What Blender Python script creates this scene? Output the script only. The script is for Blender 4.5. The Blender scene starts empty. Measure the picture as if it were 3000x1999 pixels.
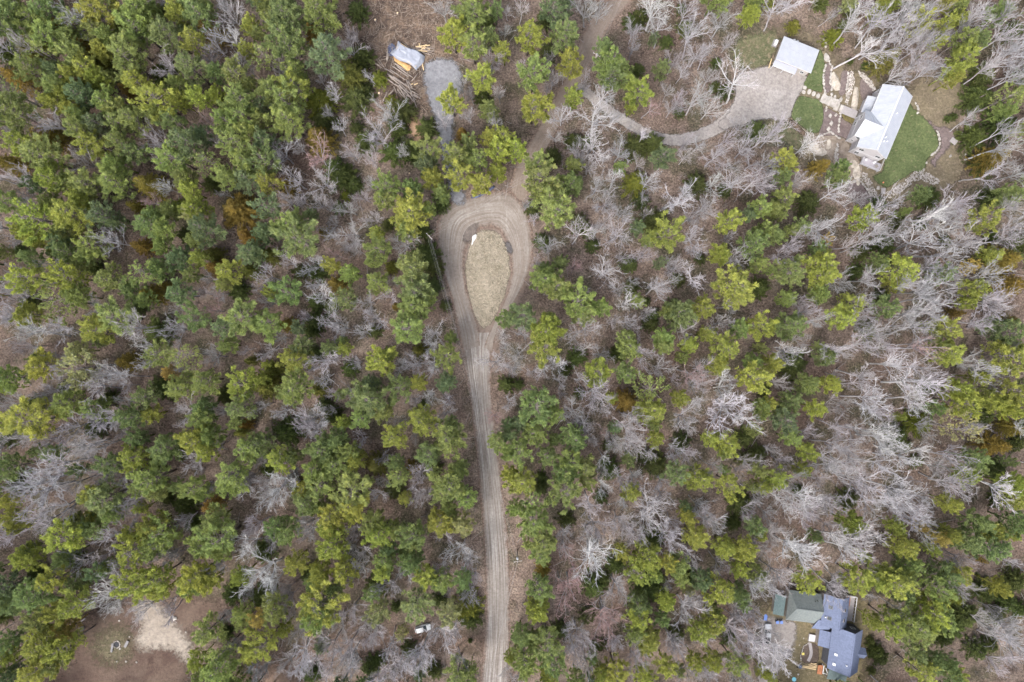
import bpy, bmesh, math, random
import numpy as np
from mathutils import Vector, Matrix, noise as mnoise
from mathutils.geometry import tessellate_polygon

R = math.radians
PI = math.pi
rng = random.Random(11)
nrng = np.random.default_rng(11)
scene = bpy.context.scene
COL = scene.collection

# ------------------------------------------------------------------ camera, sky, sun, exposure
ALT = 190.0            # height of the drone above the ground, metres
PPM = 10.5             # photograph pixels per metre on the ground
cam_d = bpy.data.cameras.new('camera')
cam = bpy.data.objects.new('camera', cam_d)
COL.objects.link(cam)
cam.location = (0, 0, ALT)
cam.rotation_euler = (0, 0, 0)
cam_d.sensor_fit = 'HORIZONTAL'
cam_d.angle = 2 * math.atan((3000 / PPM / 2) / ALT)
cam_d.clip_start = 1.0
cam_d.clip_end = 2000.0
scene.camera = cam

SUN_EL, SUN_AZ = 48.0, 215.0     # azimuth clockwise from the top of the picture (+Y)
world = bpy.data.worlds.new('World')
scene.world = world
world.use_nodes = True
wn = world.node_tree
sky = wn.nodes.new('ShaderNodeTexSky')
sky.sky_type = 'NISHITA'
sky.sun_disc = False
sky.sun_elevation = R(SUN_EL)
sky.sun_rotation = R(SUN_AZ)
sky.air_density = 1.0
sky.dust_density = 4.0
sky.ozone_density = 1.0
whs = wn.nodes.new('ShaderNodeHueSaturation')
whs.inputs['Saturation'].default_value = 0.42
wn.links.new(sky.outputs[0], whs.inputs['Color'])
bg = wn.nodes['Background']
bg.inputs['Strength'].default_value = 0.15
wn.links.new(whs.outputs[0], bg.inputs['Color'])

sun_d = bpy.data.lights.new('sun', 'SUN')
sun_d.energy = 1.2
sun_d.angle = R(22)
sun_d.color = (1.0, 0.95, 0.87)
sun = bpy.data.objects.new('sun', sun_d)
COL.objects.link(sun)
az = R(SUN_AZ)
sdir = Vector((math.sin(az) * math.cos(R(SUN_EL)), math.cos(az) * math.cos(R(SUN_EL)), math.sin(R(SUN_EL))))
sun.rotation_euler = sdir.to_track_quat('Z', 'Y').to_euler()
sun.location = sdir * 300

scene.view_settings.view_transform = 'Standard'
scene.view_settings.look = 'None'
scene.view_settings.gamma = 1.0
scene.view_settings.use_curve_mapping = False
scene.view_settings.exposure = 1.58
scene.render.engine = 'CYCLES'
scene.cycles.max_bounces = 4
scene.cycles.diffuse_bounces = 2
scene.cycles.use_adaptive_sampling = True
scene.cycles.adaptive_threshold = 0.03
scene.cycles.transparent_max_bounces = 8

# ------------------------------------------------------------------ helpers
def W(px, py, z=0.0):
    """a point of the place at height z seen at photograph pixel (px, py)"""
    f = (ALT - z) / ALT / PPM
    return Vector(((px - 1500) * f, (999.5 - py) * f, z))

def M(px):
    return px / PPM

def tag(o, label=None, cat=None, group=None, kind=None):
    if label: o['label'] = label
    if cat: o['category'] = cat
    if group: o['group'] = group
    if kind: o['kind'] = kind
    return o

def empty(name, loc, rz=0.0, label=None, cat=None, group=None, kind=None):
    o = bpy.data.objects.new(name, None)
    COL.objects.link(o)
    o.location = loc
    o.rotation_euler = (0, 0, rz)
    o.empty_display_size = 0.2
    return tag(o, label, cat, group, kind)

def link(name, me, parent=None, loc=None, rz=None):
    o = bpy.data.objects.new(name, me)
    COL.objects.link(o)
    if parent is not None: o.parent = parent
    if loc is not None: o.location = loc
    if rz is not None: o.rotation_euler = (0, 0, rz)
    return o

class MB:
    """collects shapes into one mesh"""
    def __init__(s):
        s.v = []; s.f = []; s.uv = None
    def add(s, vs, fs):
        b = len(s.v)
        s.v.extend([tuple(p) for p in vs])
        s.f.extend([tuple(i + b for i in f) for f in fs])
        return s
    def quad(s, a, b, c, d):
        return s.add([a, b, c, d], [(0, 1, 2, 3)])
    def box(s, c, d, rz=0.0, tilt=None):
        x, y, z = (q / 2 for q in d)
        pts = [Vector(p) for p in ((-x,-y,-z),(x,-y,-z),(x,y,-z),(-x,y,-z),(-x,-y,z),(x,-y,z),(x,y,z),(-x,y,z))]
        m = Matrix.Rotation(rz, 3, 'Z')
        if tilt is not None: m = m @ tilt
        c = Vector(c)
        return s.add([m @ p + c for p in pts], [(0,3,2,1),(4,5,6,7),(0,1,5,4),(1,2,6,5),(2,3,7,6),(3,0,4,7)])
    def bar(s, a, b, w, h=None):
        """a square bar from a to b"""
        a = Vector(a); b = Vector(b); h = h or w
        d = (b - a); L = d.length
        if L < 1e-6: return s
        d /= L
        up = Vector((0,0,1)) if abs(d.z) < 0.95 else Vector((1,0,0))
        r = d.cross(up).normalized() * (w / 2); u = r.cross(d).normalized() * (h / 2)
        pts = [a-r-u, a+r-u, a+r+u, a-r+u, b-r-u, b+r-u, b+r+u, b-r+u]
        return s.add(pts, [(0,3,2,1),(4,5,6,7),(0,1,5,4),(1,2,6,5),(2,3,7,6),(3,0,4,7)])
    def tube(s, pts, rad, n=6, cap=True):
        pts = [Vector(p) for p in pts]
        k = len(pts)
        vs = []; fs = []
        u = None
        for i, p in enumerate(pts):
            d = (pts[min(i+1, k-1)] - pts[max(i-1, 0)]).normalized()
            if u is None:
                u = d.orthogonal().normalized()
            else:
                u = (u - d * u.dot(d))
                u = u.normalized() if u.length > 1e-6 else d.orthogonal().normalized()
            w = d.cross(u)
            r = rad[i] if hasattr(rad, '__len__') else rad
            for j in range(n):
                a = 2 * PI * j / n
                vs.append(p + (u * math.cos(a) + w * math.sin(a)) * r)
        for i in range(k - 1):
            for j in range(n):
                q = (j + 1) % n
                fs.append((i*n+j, i*n+q, (i+1)*n+q, (i+1)*n+j))
        if cap:
            fs.append(tuple(range(n-1, -1, -1)))
            fs.append(tuple((k-1)*n + j for j in range(n)))
        return s.add(vs, fs)
    def lathe(s, prof, n=12, c=(0,0,0)):
        c = Vector(c)
        k = len(prof); vs = []; fs = []
        for r, z in prof:
            for j in range(n):
                a = 2*PI*j/n
                vs.append(c + Vector((r*math.cos(a), r*math.sin(a), z)))
        for i in range(k-1):
            for j in range(n):
                q = (j+1) % n
                fs.append((i*n+j, i*n+q, (i+1)*n+q, (i+1)*n+j))
        fs.append(tuple((k-1)*n+j for j in range(n)))
        return s.add(vs, fs)
    def prism(s, poly, z0, z1):
        n = len(poly)
        vs = [(x, y, z0) for x, y in poly] + [(x, y, z1) for x, y in poly]
        fs = [tuple(range(n-1, -1, -1)), tuple(range(n, 2*n))] + [(i, (i+1) % n, n+(i+1) % n, n+i) for i in range(n)]
        return s.add(vs, fs)
    def slab(s, pts, t):
        """a plate of thickness t under the polygon pts (3-d points)"""
        pts = [Vector(p) for p in pts]; n = len(pts)
        vs = pts + [p - Vector((0,0,t)) for p in pts]
        fs = [tuple(range(n)), tuple(range(2*n-1, n-1, -1))] + [(i, n+i, n+(i+1) % n, (i+1) % n) for i in range(n)]
        return s.add(vs, fs)
    def mesh(s, name, mat, smooth=False):
        me = bpy.data.meshes.new(name)
        me.from_pydata(s.v, [], s.f)
        me.update()
        if mat is not None: me.materials.append(mat)
        if smooth: me.polygons.foreach_set('use_smooth', [True] * len(me.polygons))
        return me
    def build(s, name, mat, parent=None, smooth=False, **kw):
        o = link(name, s.mesh(name, mat, smooth), parent)
        tag(o, **kw)
        return o

def np_mesh(name, V, F, mat, smooth=False):
    """mesh from numpy arrays; F is n x 3 or n x 4"""
    me = bpy.data.meshes.new(name)
    k = F.shape[1]
    me.vertices.add(len(V)); me.vertices.foreach_set('co', np.asarray(V, dtype=np.float32).ravel())
    me.loops.add(F.size); me.loops.foreach_set('vertex_index', F.astype(np.int32).ravel())
    me.polygons.add(len(F))
    me.polygons.foreach_set('loop_start', np.arange(0, F.size, k, dtype=np.int32))
    if smooth: me.polygons.foreach_set('use_smooth', np.ones(len(F), dtype=bool))
    me.update(calc_edges=True)
    me.validate()
    if mat is not None: me.materials.append(mat)
    return me

# ------------------------------------------------------------------ materials
class NT:
    def __init__(s, name, rough=0.85, spec=0.2):
        s.m = bpy.data.materials.new(name); s.m.use_nodes = True
        s.t = s.m.node_tree; s.b = s.t.nodes['Principled BSDF']
        s.b.inputs['Roughness'].default_value = rough
        s.b.inputs['Specular IOR Level'].default_value = spec
        s.co = None
    def n(s, typ, **kw):
        q = s.t.nodes.new(typ)
        for k, v in kw.items(): setattr(q, k, v)
        return q
    def l(s, a, b): s.t.links.new(a, b)
    def coord(s, kind='Object'):
        q = s.n('ShaderNodeTexCoord'); return q.outputs[kind]
    def pos(s):
        return s.n('ShaderNodeNewGeometry').outputs['Position']
    def noise(s, vec, scale, detail=4, rough=0.6, dist=0.0):
        q = s.n('ShaderNodeTexNoise')
        q.inputs['Scale'].default_value = scale; q.inputs['Detail'].default_value = detail
        q.inputs['Roughness'].default_value = rough; q.inputs['Distortion'].default_value = dist
        s.l(vec, q.inputs['Vector']); return q.outputs['Fac']
    def vor(s, vec, scale, feature='F1', out='Distance'):
        q = s.n('ShaderNodeTexVoronoi', feature=feature)
        q.inputs['Scale'].default_value = scale
        s.l(vec, q.inputs['Vector']); return q.outputs[out]
    def ramp(s, fac, stops, interp='LINEAR'):
        q = s.n('ShaderNodeValToRGB'); e = q.color_ramp; e.interpolation = interp
        while len(e.elements) < len(stops): e.elements.new(0.5)
        for el, (p, c) in zip(e.elements, stops):
            el.position = p; el.color = (*c, 1) if len(c) == 3 else c
        s.l(fac, q.inputs['Fac']); return q.outputs['Color']
    def rampv(s, fac, a, b):
        q = s.n('ShaderNodeMapRange'); q.inputs['From Min'].default_value = a; q.inputs['From Max'].default_value = b
        s.l(fac, q.inputs['Value']); return q.outputs['Result']
    def mix(s, fac, a, b, blend='MIX'):
        q = s.n('ShaderNodeMix', data_type='RGBA', blend_type=blend)
        for sock, val in ((q.inputs[0], fac), (q.inputs[6], a), (q.inputs[7], b)):
            if isinstance(val, (int, float)): sock.default_value = val
            elif isinstance(val, tuple): sock.default_value = (*val, 1)
            else: s.l(val, sock)
        return q.outputs[2]
    def math(s, op, a, b=0.0):
        q = s.n('ShaderNodeMath', operation=op)
        for sock, val in ((q.inputs[0], a), (q.inputs[1], b)):
            if isinstance(val, (int, float)): sock.default_value = val
            else: s.l(val, sock)
        return q.outputs[0]
    def color(s, c):
        if isinstance(c, tuple): s.b.inputs['Base Color'].default_value = (*c, 1)
        else: s.l(c, s.b.inputs['Base Color'])
        return s
    def bump(s, h, strength=0.5, dist=0.05):
        q = s.n('ShaderNodeBump'); q.inputs['Strength'].default_value = strength; q.inputs['Distance'].default_value = dist
        s.l(h, q.inputs['Height']); s.l(q.outputs[0], s.b.inputs['Normal']); return s

def mat_plain(name, c, rough=0.7, var=0.18, scale=3.0, spec=0.2, metallic=0.0, bump=0.0):
    t = NT(name, rough, spec)
    f = t.noise(t.coord(), scale, 5)
    lo = tuple(q * (1 - var) for q in c); hi = tuple(min(1, q * (1 + var)) for q in c)
    t.color(t.ramp(f, [(0.3, lo), (0.7, hi)]))
    t.b.inputs['Metallic'].default_value = metallic
    if bump: t.bump(f, bump, 0.03)
    return t.m

def scaled(t, vec, sx, sy, sz):
    q = t.n('ShaderNodeMapping'); q.inputs['Scale'].default_value = (sx, sy, sz)
    t.l(vec, q.inputs['Vector']); return q.outputs[0]

def mat_floor():
    t = NT('leaf_litter', 0.95, 0.05)
    p = t.pos()
    big = t.noise(p, 0.035, 5, 0.6)
    mid = t.noise(p, 0.28, 5, 0.7)
    fine = t.noise(p, 1.9, 4, 0.75)
    leaf = t.vor(p, 3.2, 'F1', 'Color')
    base = t.ramp(mid, [(0.30, (0.060, 0.044, 0.037)), (0.45, (0.118, 0.089, 0.075)), (0.59, (0.172, 0.134, 0.114)), (0.74, (0.245, 0.198, 0.168))])
    red = t.mix(t.rampv(big, 0.48, 0.66), base, (0.100, 0.070, 0.058))
    moss = t.mix(t.math('MULTIPLY', t.rampv(t.noise(p, 0.11, 5, 0.65), 0.47, 0.62), 0.72), red, (0.046, 0.049, 0.027))
    sp = t.ramp(fine, [(0.34, (0.34, 0.33, 0.32)), (0.50, (1.0, 1.0, 1.0)), (0.64, (1.75, 1.7, 1.66))])
    c = t.mix(0.85, moss, sp, 'MULTIPLY')
    q = t.n('ShaderNodeSeparateColor'); t.l(leaf, q.inputs[0])
    pale = t.math('MULTIPLY', t.rampv(q.outputs[0], 0.80, 0.95), 0.45)
    c = t.mix(pale, c, (0.26, 0.205, 0.165))
    t.color(c)
    t.bump(fine, 0.9, 0.25)
    return t.m

def soft_border(t):
    """let a ground cover thin out towards its border: attribute 'edge' is the distance inside it, in units of the fading width"""
    a = t.n('ShaderNodeAttribute', attribute_name='edge').outputs['Fac']
    k = t.math('ADD', a, t.math('MULTIPLY', t.math('SUBTRACT', t.noise(t.pos(), 0.8, 4, 0.7), 0.5), 3.2))
    f = t.rampv(k, -0.6, 0.6)
    tp = t.n('ShaderNodeBsdfTransparent'); ms = t.n('ShaderNodeMixShader')
    t.l(f, ms.inputs[0]); t.l(tp.outputs[0], ms.inputs[1]); t.l(t.b.outputs[0], ms.inputs[2])
    t.l(ms.outputs[0], t.t.nodes['Material Output'].inputs['Surface'])

def mat_slash():
    t = NT('slash_ground', 0.95, 0.05)
    p = t.pos()
    mid = t.noise(p, 0.22, 5, 0.7)
    fine = t.noise(p, 1.7, 5, 0.8)
    c = t.ramp(mid, [(0.32, (0.048, 0.036, 0.031)), (0.5, (0.098, 0.072, 0.058)), (0.68, (0.19, 0.138, 0.102))])
    c = t.mix(0.85, c, t.ramp(fine, [(0.34, (0.4, 0.4, 0.4)), (0.5, (1, 1, 1)), (0.66, (1.6, 1.55, 1.5))]), 'MULTIPLY')
    t.color(c); t.bump(fine, 1.0, 0.3); soft_border(t)
    return t.m

def mat_road(name, dark, light, edge, leafy=0.0, ruts=0.36):
    """packed dirt with wheel tracks along the strip: uv.x across 0..1, uv.y metres along"""
    t = NT(name, 0.92, 0.1)
    uv = t.coord('UV'); p = t.pos()
    along = t.noise(scaled(t, uv, 26.0, 0.035, 1), 1.0, 4, 0.65)
    along2 = t.noise(scaled(t, uv, 60.0, 0.10, 1), 1.0, 3, 0.6)
    fine = t.noise(p, 1.6, 5, 0.75)
    mid = t.noise(p, 0.16, 4, 0.6)
    broke = t.rampv(t.noise(p, 0.11, 5, 0.7), ruts, ruts+0.26)
    stray = t.noise(scaled(t, p, 0.5, 0.09, 1), 1.0, 4, 0.7, 1.5)
    trk = t.math('ADD', t.math('MULTIPLY', t.rampv(along, 0.44, 0.64), broke), t.math('MULTIPLY', t.rampv(stray, 0.55, 0.72), 0.4))
    c = t.mix(trk, dark, light)
    c = t.mix(t.math('MULTIPLY', t.math('MULTIPLY', t.rampv(along2, 0.5, 0.7), broke), 0.35), c, tuple(q * 0.66 for q in dark))
    c = t.mix(0.7, c, t.ramp(fine, [(0.35, (0.72, 0.70, 0.68)), (0.65, (1.18, 1.17, 1.16))]), 'MULTIPLY')
    c = t.mix(t.math('MULTIPLY', t.rampv(mid, 0.45, 0.68), 0.35), c, tuple(q * 0.75 for q in dark))
    s = t.n('ShaderNodeSeparateXYZ'); t.l(uv, s.inputs[0])
    d = t.math('ABSOLUTE', t.math('SUBTRACT', s.outputs[0], 0.5))
    d = t.math('ADD', d, t.math('MULTIPLY', t.math('SUBTRACT', t.noise(p, 0.5, 5, 0.7), 0.5), 0.30))
    e = t.rampv(d, 0.34 - leafy, 0.47 - leafy * 0.5)
    leaves = t.ramp(fine, [(0.36, tuple(q * 0.45 for q in edge)), (0.5, edge), (0.66, tuple(q * 1.6 for q in edge))])
    c = t.mix(e, c, leaves)
    t.color(c)
    t.bump(t.math('ADD', along, t.math('MULTIPLY', fine, 0.5)), 0.6, 0.08)
    return t.m

def mat_gravel(name, a, b, scale=1.6, mid_scale=0.2):
    t = NT(name, 0.95, 0.1)
    p = t.pos()
    fine = t.noise(p, scale, 5, 0.8)
    mid = t.noise(p, mid_scale, 4, 0.6, 0.5)
    c = t.mix(t.rampv(mid, 0.35, 0.68), a, b)
    c = t.mix(0.85, c, t.ramp(fine, [(0.34, (0.62, 0.62, 0.63)), (0.5, (1, 1, 1)), (0.66, (1.32, 1.31, 1.3))]), 'MULTIPLY')
    t.color(c); t.bump(fine, 0.7, 0.12); soft_border(t)
    return t.m

def mat_grass(name, green, dark, dry, amount=0.5):
    t = NT(name, 0.95, 0.1)
    p = t.pos()
    fine = t.noise(p, 1.5, 5, 0.8)
    mid = t.noise(p, 0.22, 5, 0.65)
    spot = t.noise(p, 0.9, 4, 0.75)
    c = t.mix(t.rampv(mid, 0.36, 0.66), dark, green)
    c = t.mix(t.math('MULTIPLY', t.rampv(spot, 0.66 - amount * 0.25, 0.80 - amount * 0.25), 0.85), c, dry)
    c = t.mix(0.85, c, t.ramp(fine, [(0.34, (0.55, 0.58, 0.5)), (0.5, (1, 1, 1)), (0.66, (1.4, 1.38, 1.4))]), 'MULTIPLY')
    t.color(c); t.bump(fine, 1.0, 0.15); soft_border(t)
    return t.m

def needle_surface(t, c, k=0.40):
    df = t.n('ShaderNodeBsdfDiffuse'); t.l(c, df.inputs['Color'])
    tr = t.n('ShaderNodeBsdfTranslucent'); t.l(c, tr.inputs['Color'])
    ms = t.n('ShaderNodeMixShader'); ms.inputs[0].default_value = k
    t.l(df.outputs[0], ms.inputs[1]); t.l(tr.outputs[0], ms.inputs[2])
    t.l(ms.outputs[0], t.t.nodes['Material Output'].inputs['Surface'])
    t.t.nodes.remove(t.b)
    return t.m

def mat_needles(name, inst=False):
    """foliage whose hue comes from the object's own colour (or, massed, from the point attribute 'tint')"""
    t = NT(name)
    if inst: src = t.n('ShaderNodeAttribute', attribute_type='INSTANCER', attribute_name='tint').outputs['Color']
    else: src = t.n('ShaderNodeObjectInfo').outputs['Color']
    f = t.noise(t.coord('Object'), 0.9, 3, 0.65)
    mul = t.ramp(f, [(0.28, (0.55, 0.62, 0.68)), (0.50, (1.0, 1.0, 1.0)), (0.70, (1.44, 1.40, 1.10))])
    return needle_surface(t, t.mix(1.0, src, mul, 'MULTIPLY'))

def mat_bark(name, inst=False):
    t = NT(name, 0.9, 0.1)
    if inst:
        src = t.n('ShaderNodeAttribute', attribute_type='INSTANCER', attribute_name='tint').outputs['Color']
    else:
        src = t.n('ShaderNodeObjectInfo').outputs['Color']
    f = t.noise(t.coord('Object'), 1.2, 4, 0.7)
    c = t.mix(1.0, src, t.ramp(f, [(0.3, (0.62, 0.62, 0.64)), (0.52, (1, 1, 1)), (0.72, (1.22, 1.2, 1.18))]), 'MULTIPLY')
    df = t.n('ShaderNodeBsdfDiffuse'); t.l(c, df.inputs['Color'])
    t.l(df.outputs[0], t.t.nodes['Material Output'].inputs['Surface']); t.t.nodes.remove(t.b)
    return t.m

def mat_metal_roof():
    t = NT('white_standing_seam_metal', 0.45, 0.4)
    f = t.noise(t.coord(), 0.6, 5, 0.7)
    g = t.noise(scaled(t, t.coord(), 0.25, 3.0, 0.25), 1.0, 4, 0.7)
    c = t.ramp(f, [(0.3, (0.29, 0.305, 0.345)), (0.7, (0.375, 0.385, 0.415))])
    t.color(t.mix(t.math('MULTIPLY', t.rampv(g, 0.52, 0.75), 0.35), c, (0.22, 0.225, 0.24)))
    return t.m

def mat_shingle(name, c):
    t = NT(name, 0.9, 0.15)
    co = t.coord()
    f = t.noise(co, 2.2, 5, 0.8); g = t.noise(co, 0.3, 3, 0.6)
    col = t.ramp(f, [(0.3, tuple(q*0.72 for q in c)), (0.5, c), (0.7, tuple(q*1.3 for q in c))])
    col = t.mix(t.math('MULTIPLY', t.rampv(g, 0.5, 0.75), 0.25), col, tuple(q*0.7 for q in c))
    t.color(col); t.bump(f, 0.4, 0.03)
    return t.m

def mat_rock(name, a, b):
    t = NT(name, 0.9, 0.15)
    co = t.coord(); p = t.pos()
    f = t.noise(p, 0.9, 6, 0.75)
    c = t.ramp(f, [(0.3, a), (0.6, b), (0.8, tuple(min(1, q*1.15) for q in b))])
    oi = t.n('ShaderNodeObjectInfo')
    c = t.mix(0.35, c, t.ramp(oi.outputs['Random'], [(0, (0.7, 0.68, 0.66)), (1, (1.15, 1.12, 1.1))]), 'MULTIPLY')
    t.color(c); t.bump(f, 0.5, 0.08)
    return t.m

MT = {
    'floor': mat_floor(),
    'slash': mat_slash(),
    'road': mat_road('packed_dirt_road', (0.175, 0.149, 0.132), (0.300, 0.281, 0.265), (0.125, 0.090, 0.074)),
    'road_main': mat_road('rutted_dirt_road', (0.158, 0.137, 0.124), (0.325, 0.308, 0.295), (0.125, 0.090, 0.074), 0.0, 0.18),
    'road_leafy': mat_road('leaf_strewn_dirt_road', (0.172, 0.138, 0.118), (0.240, 0.205, 0.180), (0.140, 0.102, 0.084), 0.0),
    'drive': mat_gravel('driveway_gravel', (0.222, 0.200, 0.190), (0.275, 0.254, 0.244), 1.4),
    'drive_old': mat_gravel('old_driveway_gravel', (0.165, 0.148, 0.140), (0.215, 0.196, 0.188), 1.4),
    'gravel': mat_gravel('grey_crushed_stone', (0.142, 0.143, 0.157), (0.205, 0.207, 0.225), 1.3),
    'lawn': mat_grass('mown_lawn', (0.098, 0.118, 0.054), (0.066, 0.084, 0.037), (0.19, 0.16, 0.11), 0.35),
    'lawn_thin': mat_grass('thin_lawn', (0.120, 0.115, 0.066), (0.076, 0.085, 0.046), (0.19, 0.15, 0.11), 0.7),
    'dry': mat_grass('dry_grass_ground', (0.245, 0.212, 0.168), (0.165, 0.142, 0.105), (0.30, 0.265, 0.22), 0.55),
    'sand': mat_gravel('pale_sandy_soil', (0.21, 0.178, 0.15), (0.29, 0.255, 0.22), 1.2, 0.15),
    'clearing': mat_gravel('trodden_brown_soil', (0.068, 0.045, 0.037), (0.122, 0.090, 0.072), 1.5, 0.12),
    'mulch': mat_gravel('dark_bark_mulch', (0.110, 0.085, 0.083), (0.155, 0.125, 0.122), 1.6, 0.3),
    'sawdust': mat_gravel('fresh_sawdust', (0.36, 0.215, 0.095), (0.45, 0.29, 0.14), 1.5, 0.3),
    'orange_soil': mat_gravel('orange_sandy_soil', (0.24, 0.155, 0.10), (0.33, 0.225, 0.15), 1.2, 0.25),
    'needle': mat_needles('conifer_needles'),
    'needle_i': mat_needles('conifer_needles_massed', True),
    'bark': mat_bark('tree_bark'),
    'bark_i': mat_bark('tree_bark_massed', True),
    'metal': mat_metal_roof(),
    'white': mat_plain('white_painted_wood', (0.34, 0.328, 0.345), 0.6, 0.05, 1.0),
    'trim': mat_plain('white_trim', (0.43, 0.43, 0.45), 0.5, 0.04, 1.0),
    'glass': mat_plain('dark_window_glass', (0.03, 0.04, 0.045), 0.12, 0.3, 1.0, 0.6),
    'blue': mat_shingle('blue_grey_shingles', (0.112, 0.132, 0.200)),
    'green': mat_shingle('sage_green_shingles', (0.128, 0.143, 0.142)),
    'dark_roof': mat_shingle('dark_grey_shingles', (0.085, 0.09, 0.105)),
    'bluegrey_wall': mat_plain('weathered_grey_clapboard', (0.20, 0.18, 0.165), 0.85, 0.2, 2.0),
    'wood': mat_plain('weathered_deck_boards', (0.28, 0.26, 0.265), 0.85, 0.12, 2.0),
    'fresh_wood': mat_plain('fresh_sawn_lumber', (0.48, 0.36, 0.215), 0.8, 0.12, 2.0),
    'log': mat_plain('grey_log_bark', (0.235, 0.20, 0.18), 0.9, 0.3, 1.5, bump=0.5),
    'log_end': mat_plain('pale_cut_wood', (0.55, 0.42, 0.28), 0.9, 0.15, 5),
    'tarp': mat_plain('silver_tarp', (0.235, 0.25, 0.30), 0.42, 0.08, 0.6, 0.5),
    'tarp_blue': mat_plain('dark_blue_tarp', (0.045, 0.055, 0.10), 0.5, 0.3, 1.0, 0.4),
    'rock': mat_rock('pale_granite', (0.21, 0.19, 0.172), (0.39, 0.37, 0.35)),
    'ledge': mat_rock('weathered_ledge', (0.17, 0.147, 0.125), (0.43, 0.39, 0.34)),
    'rubble': mat_rock('mixed_fieldstone', (0.19, 0.17, 0.158), (0.46, 0.43, 0.41)),
    'pole': mat_plain('grey_pole_wood', (0.30, 0.27, 0.25), 0.9, 0.15, 2),
    'wire': mat_plain('aluminium_wire', (0.24, 0.235, 0.235), 0.5, 0.05, 2, 0.4),
    'steel': mat_plain('grey_enamel', (0.52, 0.53, 0.56), 0.4, 0.05, 2, 0.4),
    'carwhite': mat_plain('white_car_paint', (0.62, 0.63, 0.65), 0.22, 0.03, 1, 0.5),
    'silver': mat_plain('silver_car_paint', (0.36, 0.37, 0.40), 0.3, 0.04, 1, 0.5),
    'rubber': mat_plain('black_rubber', (0.02, 0.02, 0.022), 0.8, 0.2, 5),
    'red': mat_plain('red_lens', (0.35, 0.03, 0.02), 0.3, 0.1, 5, 0.5),
    'lens': mat_plain('clear_lens', (0.6, 0.6, 0.6), 0.2, 0.05, 5, 0.5),
    'plastic_blue': mat_plain('blue_plastic', (0.10, 0.17, 0.42), 0.45, 0.08, 2, 0.4),
    'plastic_cyan': mat_plain('cyan_plastic', (0.16, 0.42, 0.52), 0.45, 0.08, 2, 0.4),
    'plastic_dark': mat_plain('dark_blue_plastic', (0.05, 0.07, 0.12), 0.45, 0.1, 2, 0.4),
    'yellow': mat_plain('yellow_plastic', (0.62, 0.52, 0.14), 0.5, 0.08, 2, 0.4),
    'orange': mat_plain('orange_plastic', (0.75, 0.28, 0.16), 0.5, 0.08, 2, 0.4),
    'rust': mat_plain('rusty_sheet', (0.30, 0.125, 0.065), 0.85, 0.35, 2),
    'ash': mat_plain('charred_ash', (0.035, 0.036, 0.042), 0.95, 0.4, 3),
    'plastic_white': mat_plain('white_plastic', (0.52, 0.52, 0.54), 0.5, 0.06, 2, 0.3),
    'concrete': mat_plain('grey_concrete', (0.20, 0.195, 0.205), 0.9, 0.2, 1.5),
}
# ------------------------------------------------------------------ ground, roads, lawns
def smooth_closed(pts, step=0.5, it=2):
    P = [Vector((p.x, p.y, 0)) for p in pts]
    for _ in range(it):
        Q = []
        n = len(P)
        for i in range(n):
            a, b = P[i], P[(i+1) % n]
            Q.append(a*0.75 + b*0.25); Q.append(a*0.25 + b*0.75)
        P = Q
    out = []
    n = len(P)
    for i in range(n):
        a, b = P[i], P[(i+1) % n]
        k = max(1, int((b-a).length / step))
        for j in range(k): out.append(a.lerp(b, j/k))
    return out

def ground_sheet(name, pix, z, mat, soft=0.35, smooth=2, kind='structure', cell=None):
    """a ground cover on a fine grid, thinning out over the width soft at its border"""
    P = [(p.x, p.y) for p in smooth_closed([W(x, y) for x, y in pix], 1.0, smooth)]
    A = np.array(P); B = np.roll(A, -1, axis=0)
    pad = soft*1.6 + 0.2
    lo = A.min(0) - pad; hi = A.max(0) + pad
    c = cell or min(0.9, max(0.22, soft*0.6, math.sqrt((hi-lo).prod()/9000)))
    nx, ny = (np.ceil((hi-lo)/c)).astype(int)
    X, Y = np.meshgrid(lo[0]+np.arange(nx+1)*c, lo[1]+np.arange(ny+1)*c)
    Q = np.stack([X.ravel(), Y.ravel()], 1)
    D = np.full(len(Q), 1e9); ins = np.zeros(len(Q), bool)
    for p, q in zip(A, B):
        e = q-p; L2 = max(float(e@e), 1e-9)
        t = np.clip(((Q-p)@e)/L2, 0, 1)
        D = np.minimum(D, np.hypot(*(Q-(p+t[:, None]*e)).T))
        cr = (p[1] > Q[:, 1]) != (q[1] > Q[:, 1])
        ins ^= cr & (Q[:, 0] < (q[0]-p[0])*(Q[:, 1]-p[1])/((q[1]-p[1]) if q[1] != p[1] else 1e-9)+p[0])
    E = np.where(ins, D, -D)/soft
    i, j = np.meshgrid(np.arange(nx), np.arange(ny)); a = (j*(nx+1)+i).ravel()
    F = np.stack([a, a+1, a+nx+2, a+nx+1], 1)
    F = F[(E[F] > -2.3).any(1)]
    used, inv = np.unique(F, return_inverse=True)
    me = np_mesh(name, np.column_stack([Q[used], np.full(len(used), z)]), inv.reshape(-1, 4), mat)
    at = me.attributes.new('edge', 'FLOAT', 'POINT'); at.data.foreach_set('value', E[used].astype(np.float32))
    o = link(name, me); o['kind'] = kind
    return o

def catmull(P, k=8):
    out = []
    n = len(P)
    for i in range(n-1):
        p0, p1, p2, p3 = P[max(i-1,0)], P[i], P[i+1], P[min(i+2,n-1)]
        for j in range(k):
            t = j/k
            out.append(0.5*((2*p1) + (p2-p0)*t + (2*p0-5*p1+4*p2-p3)*t*t + (3*p1-p0-3*p2+p3)*t*t*t))
    out.append(P[-1].copy())
    return out

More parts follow.
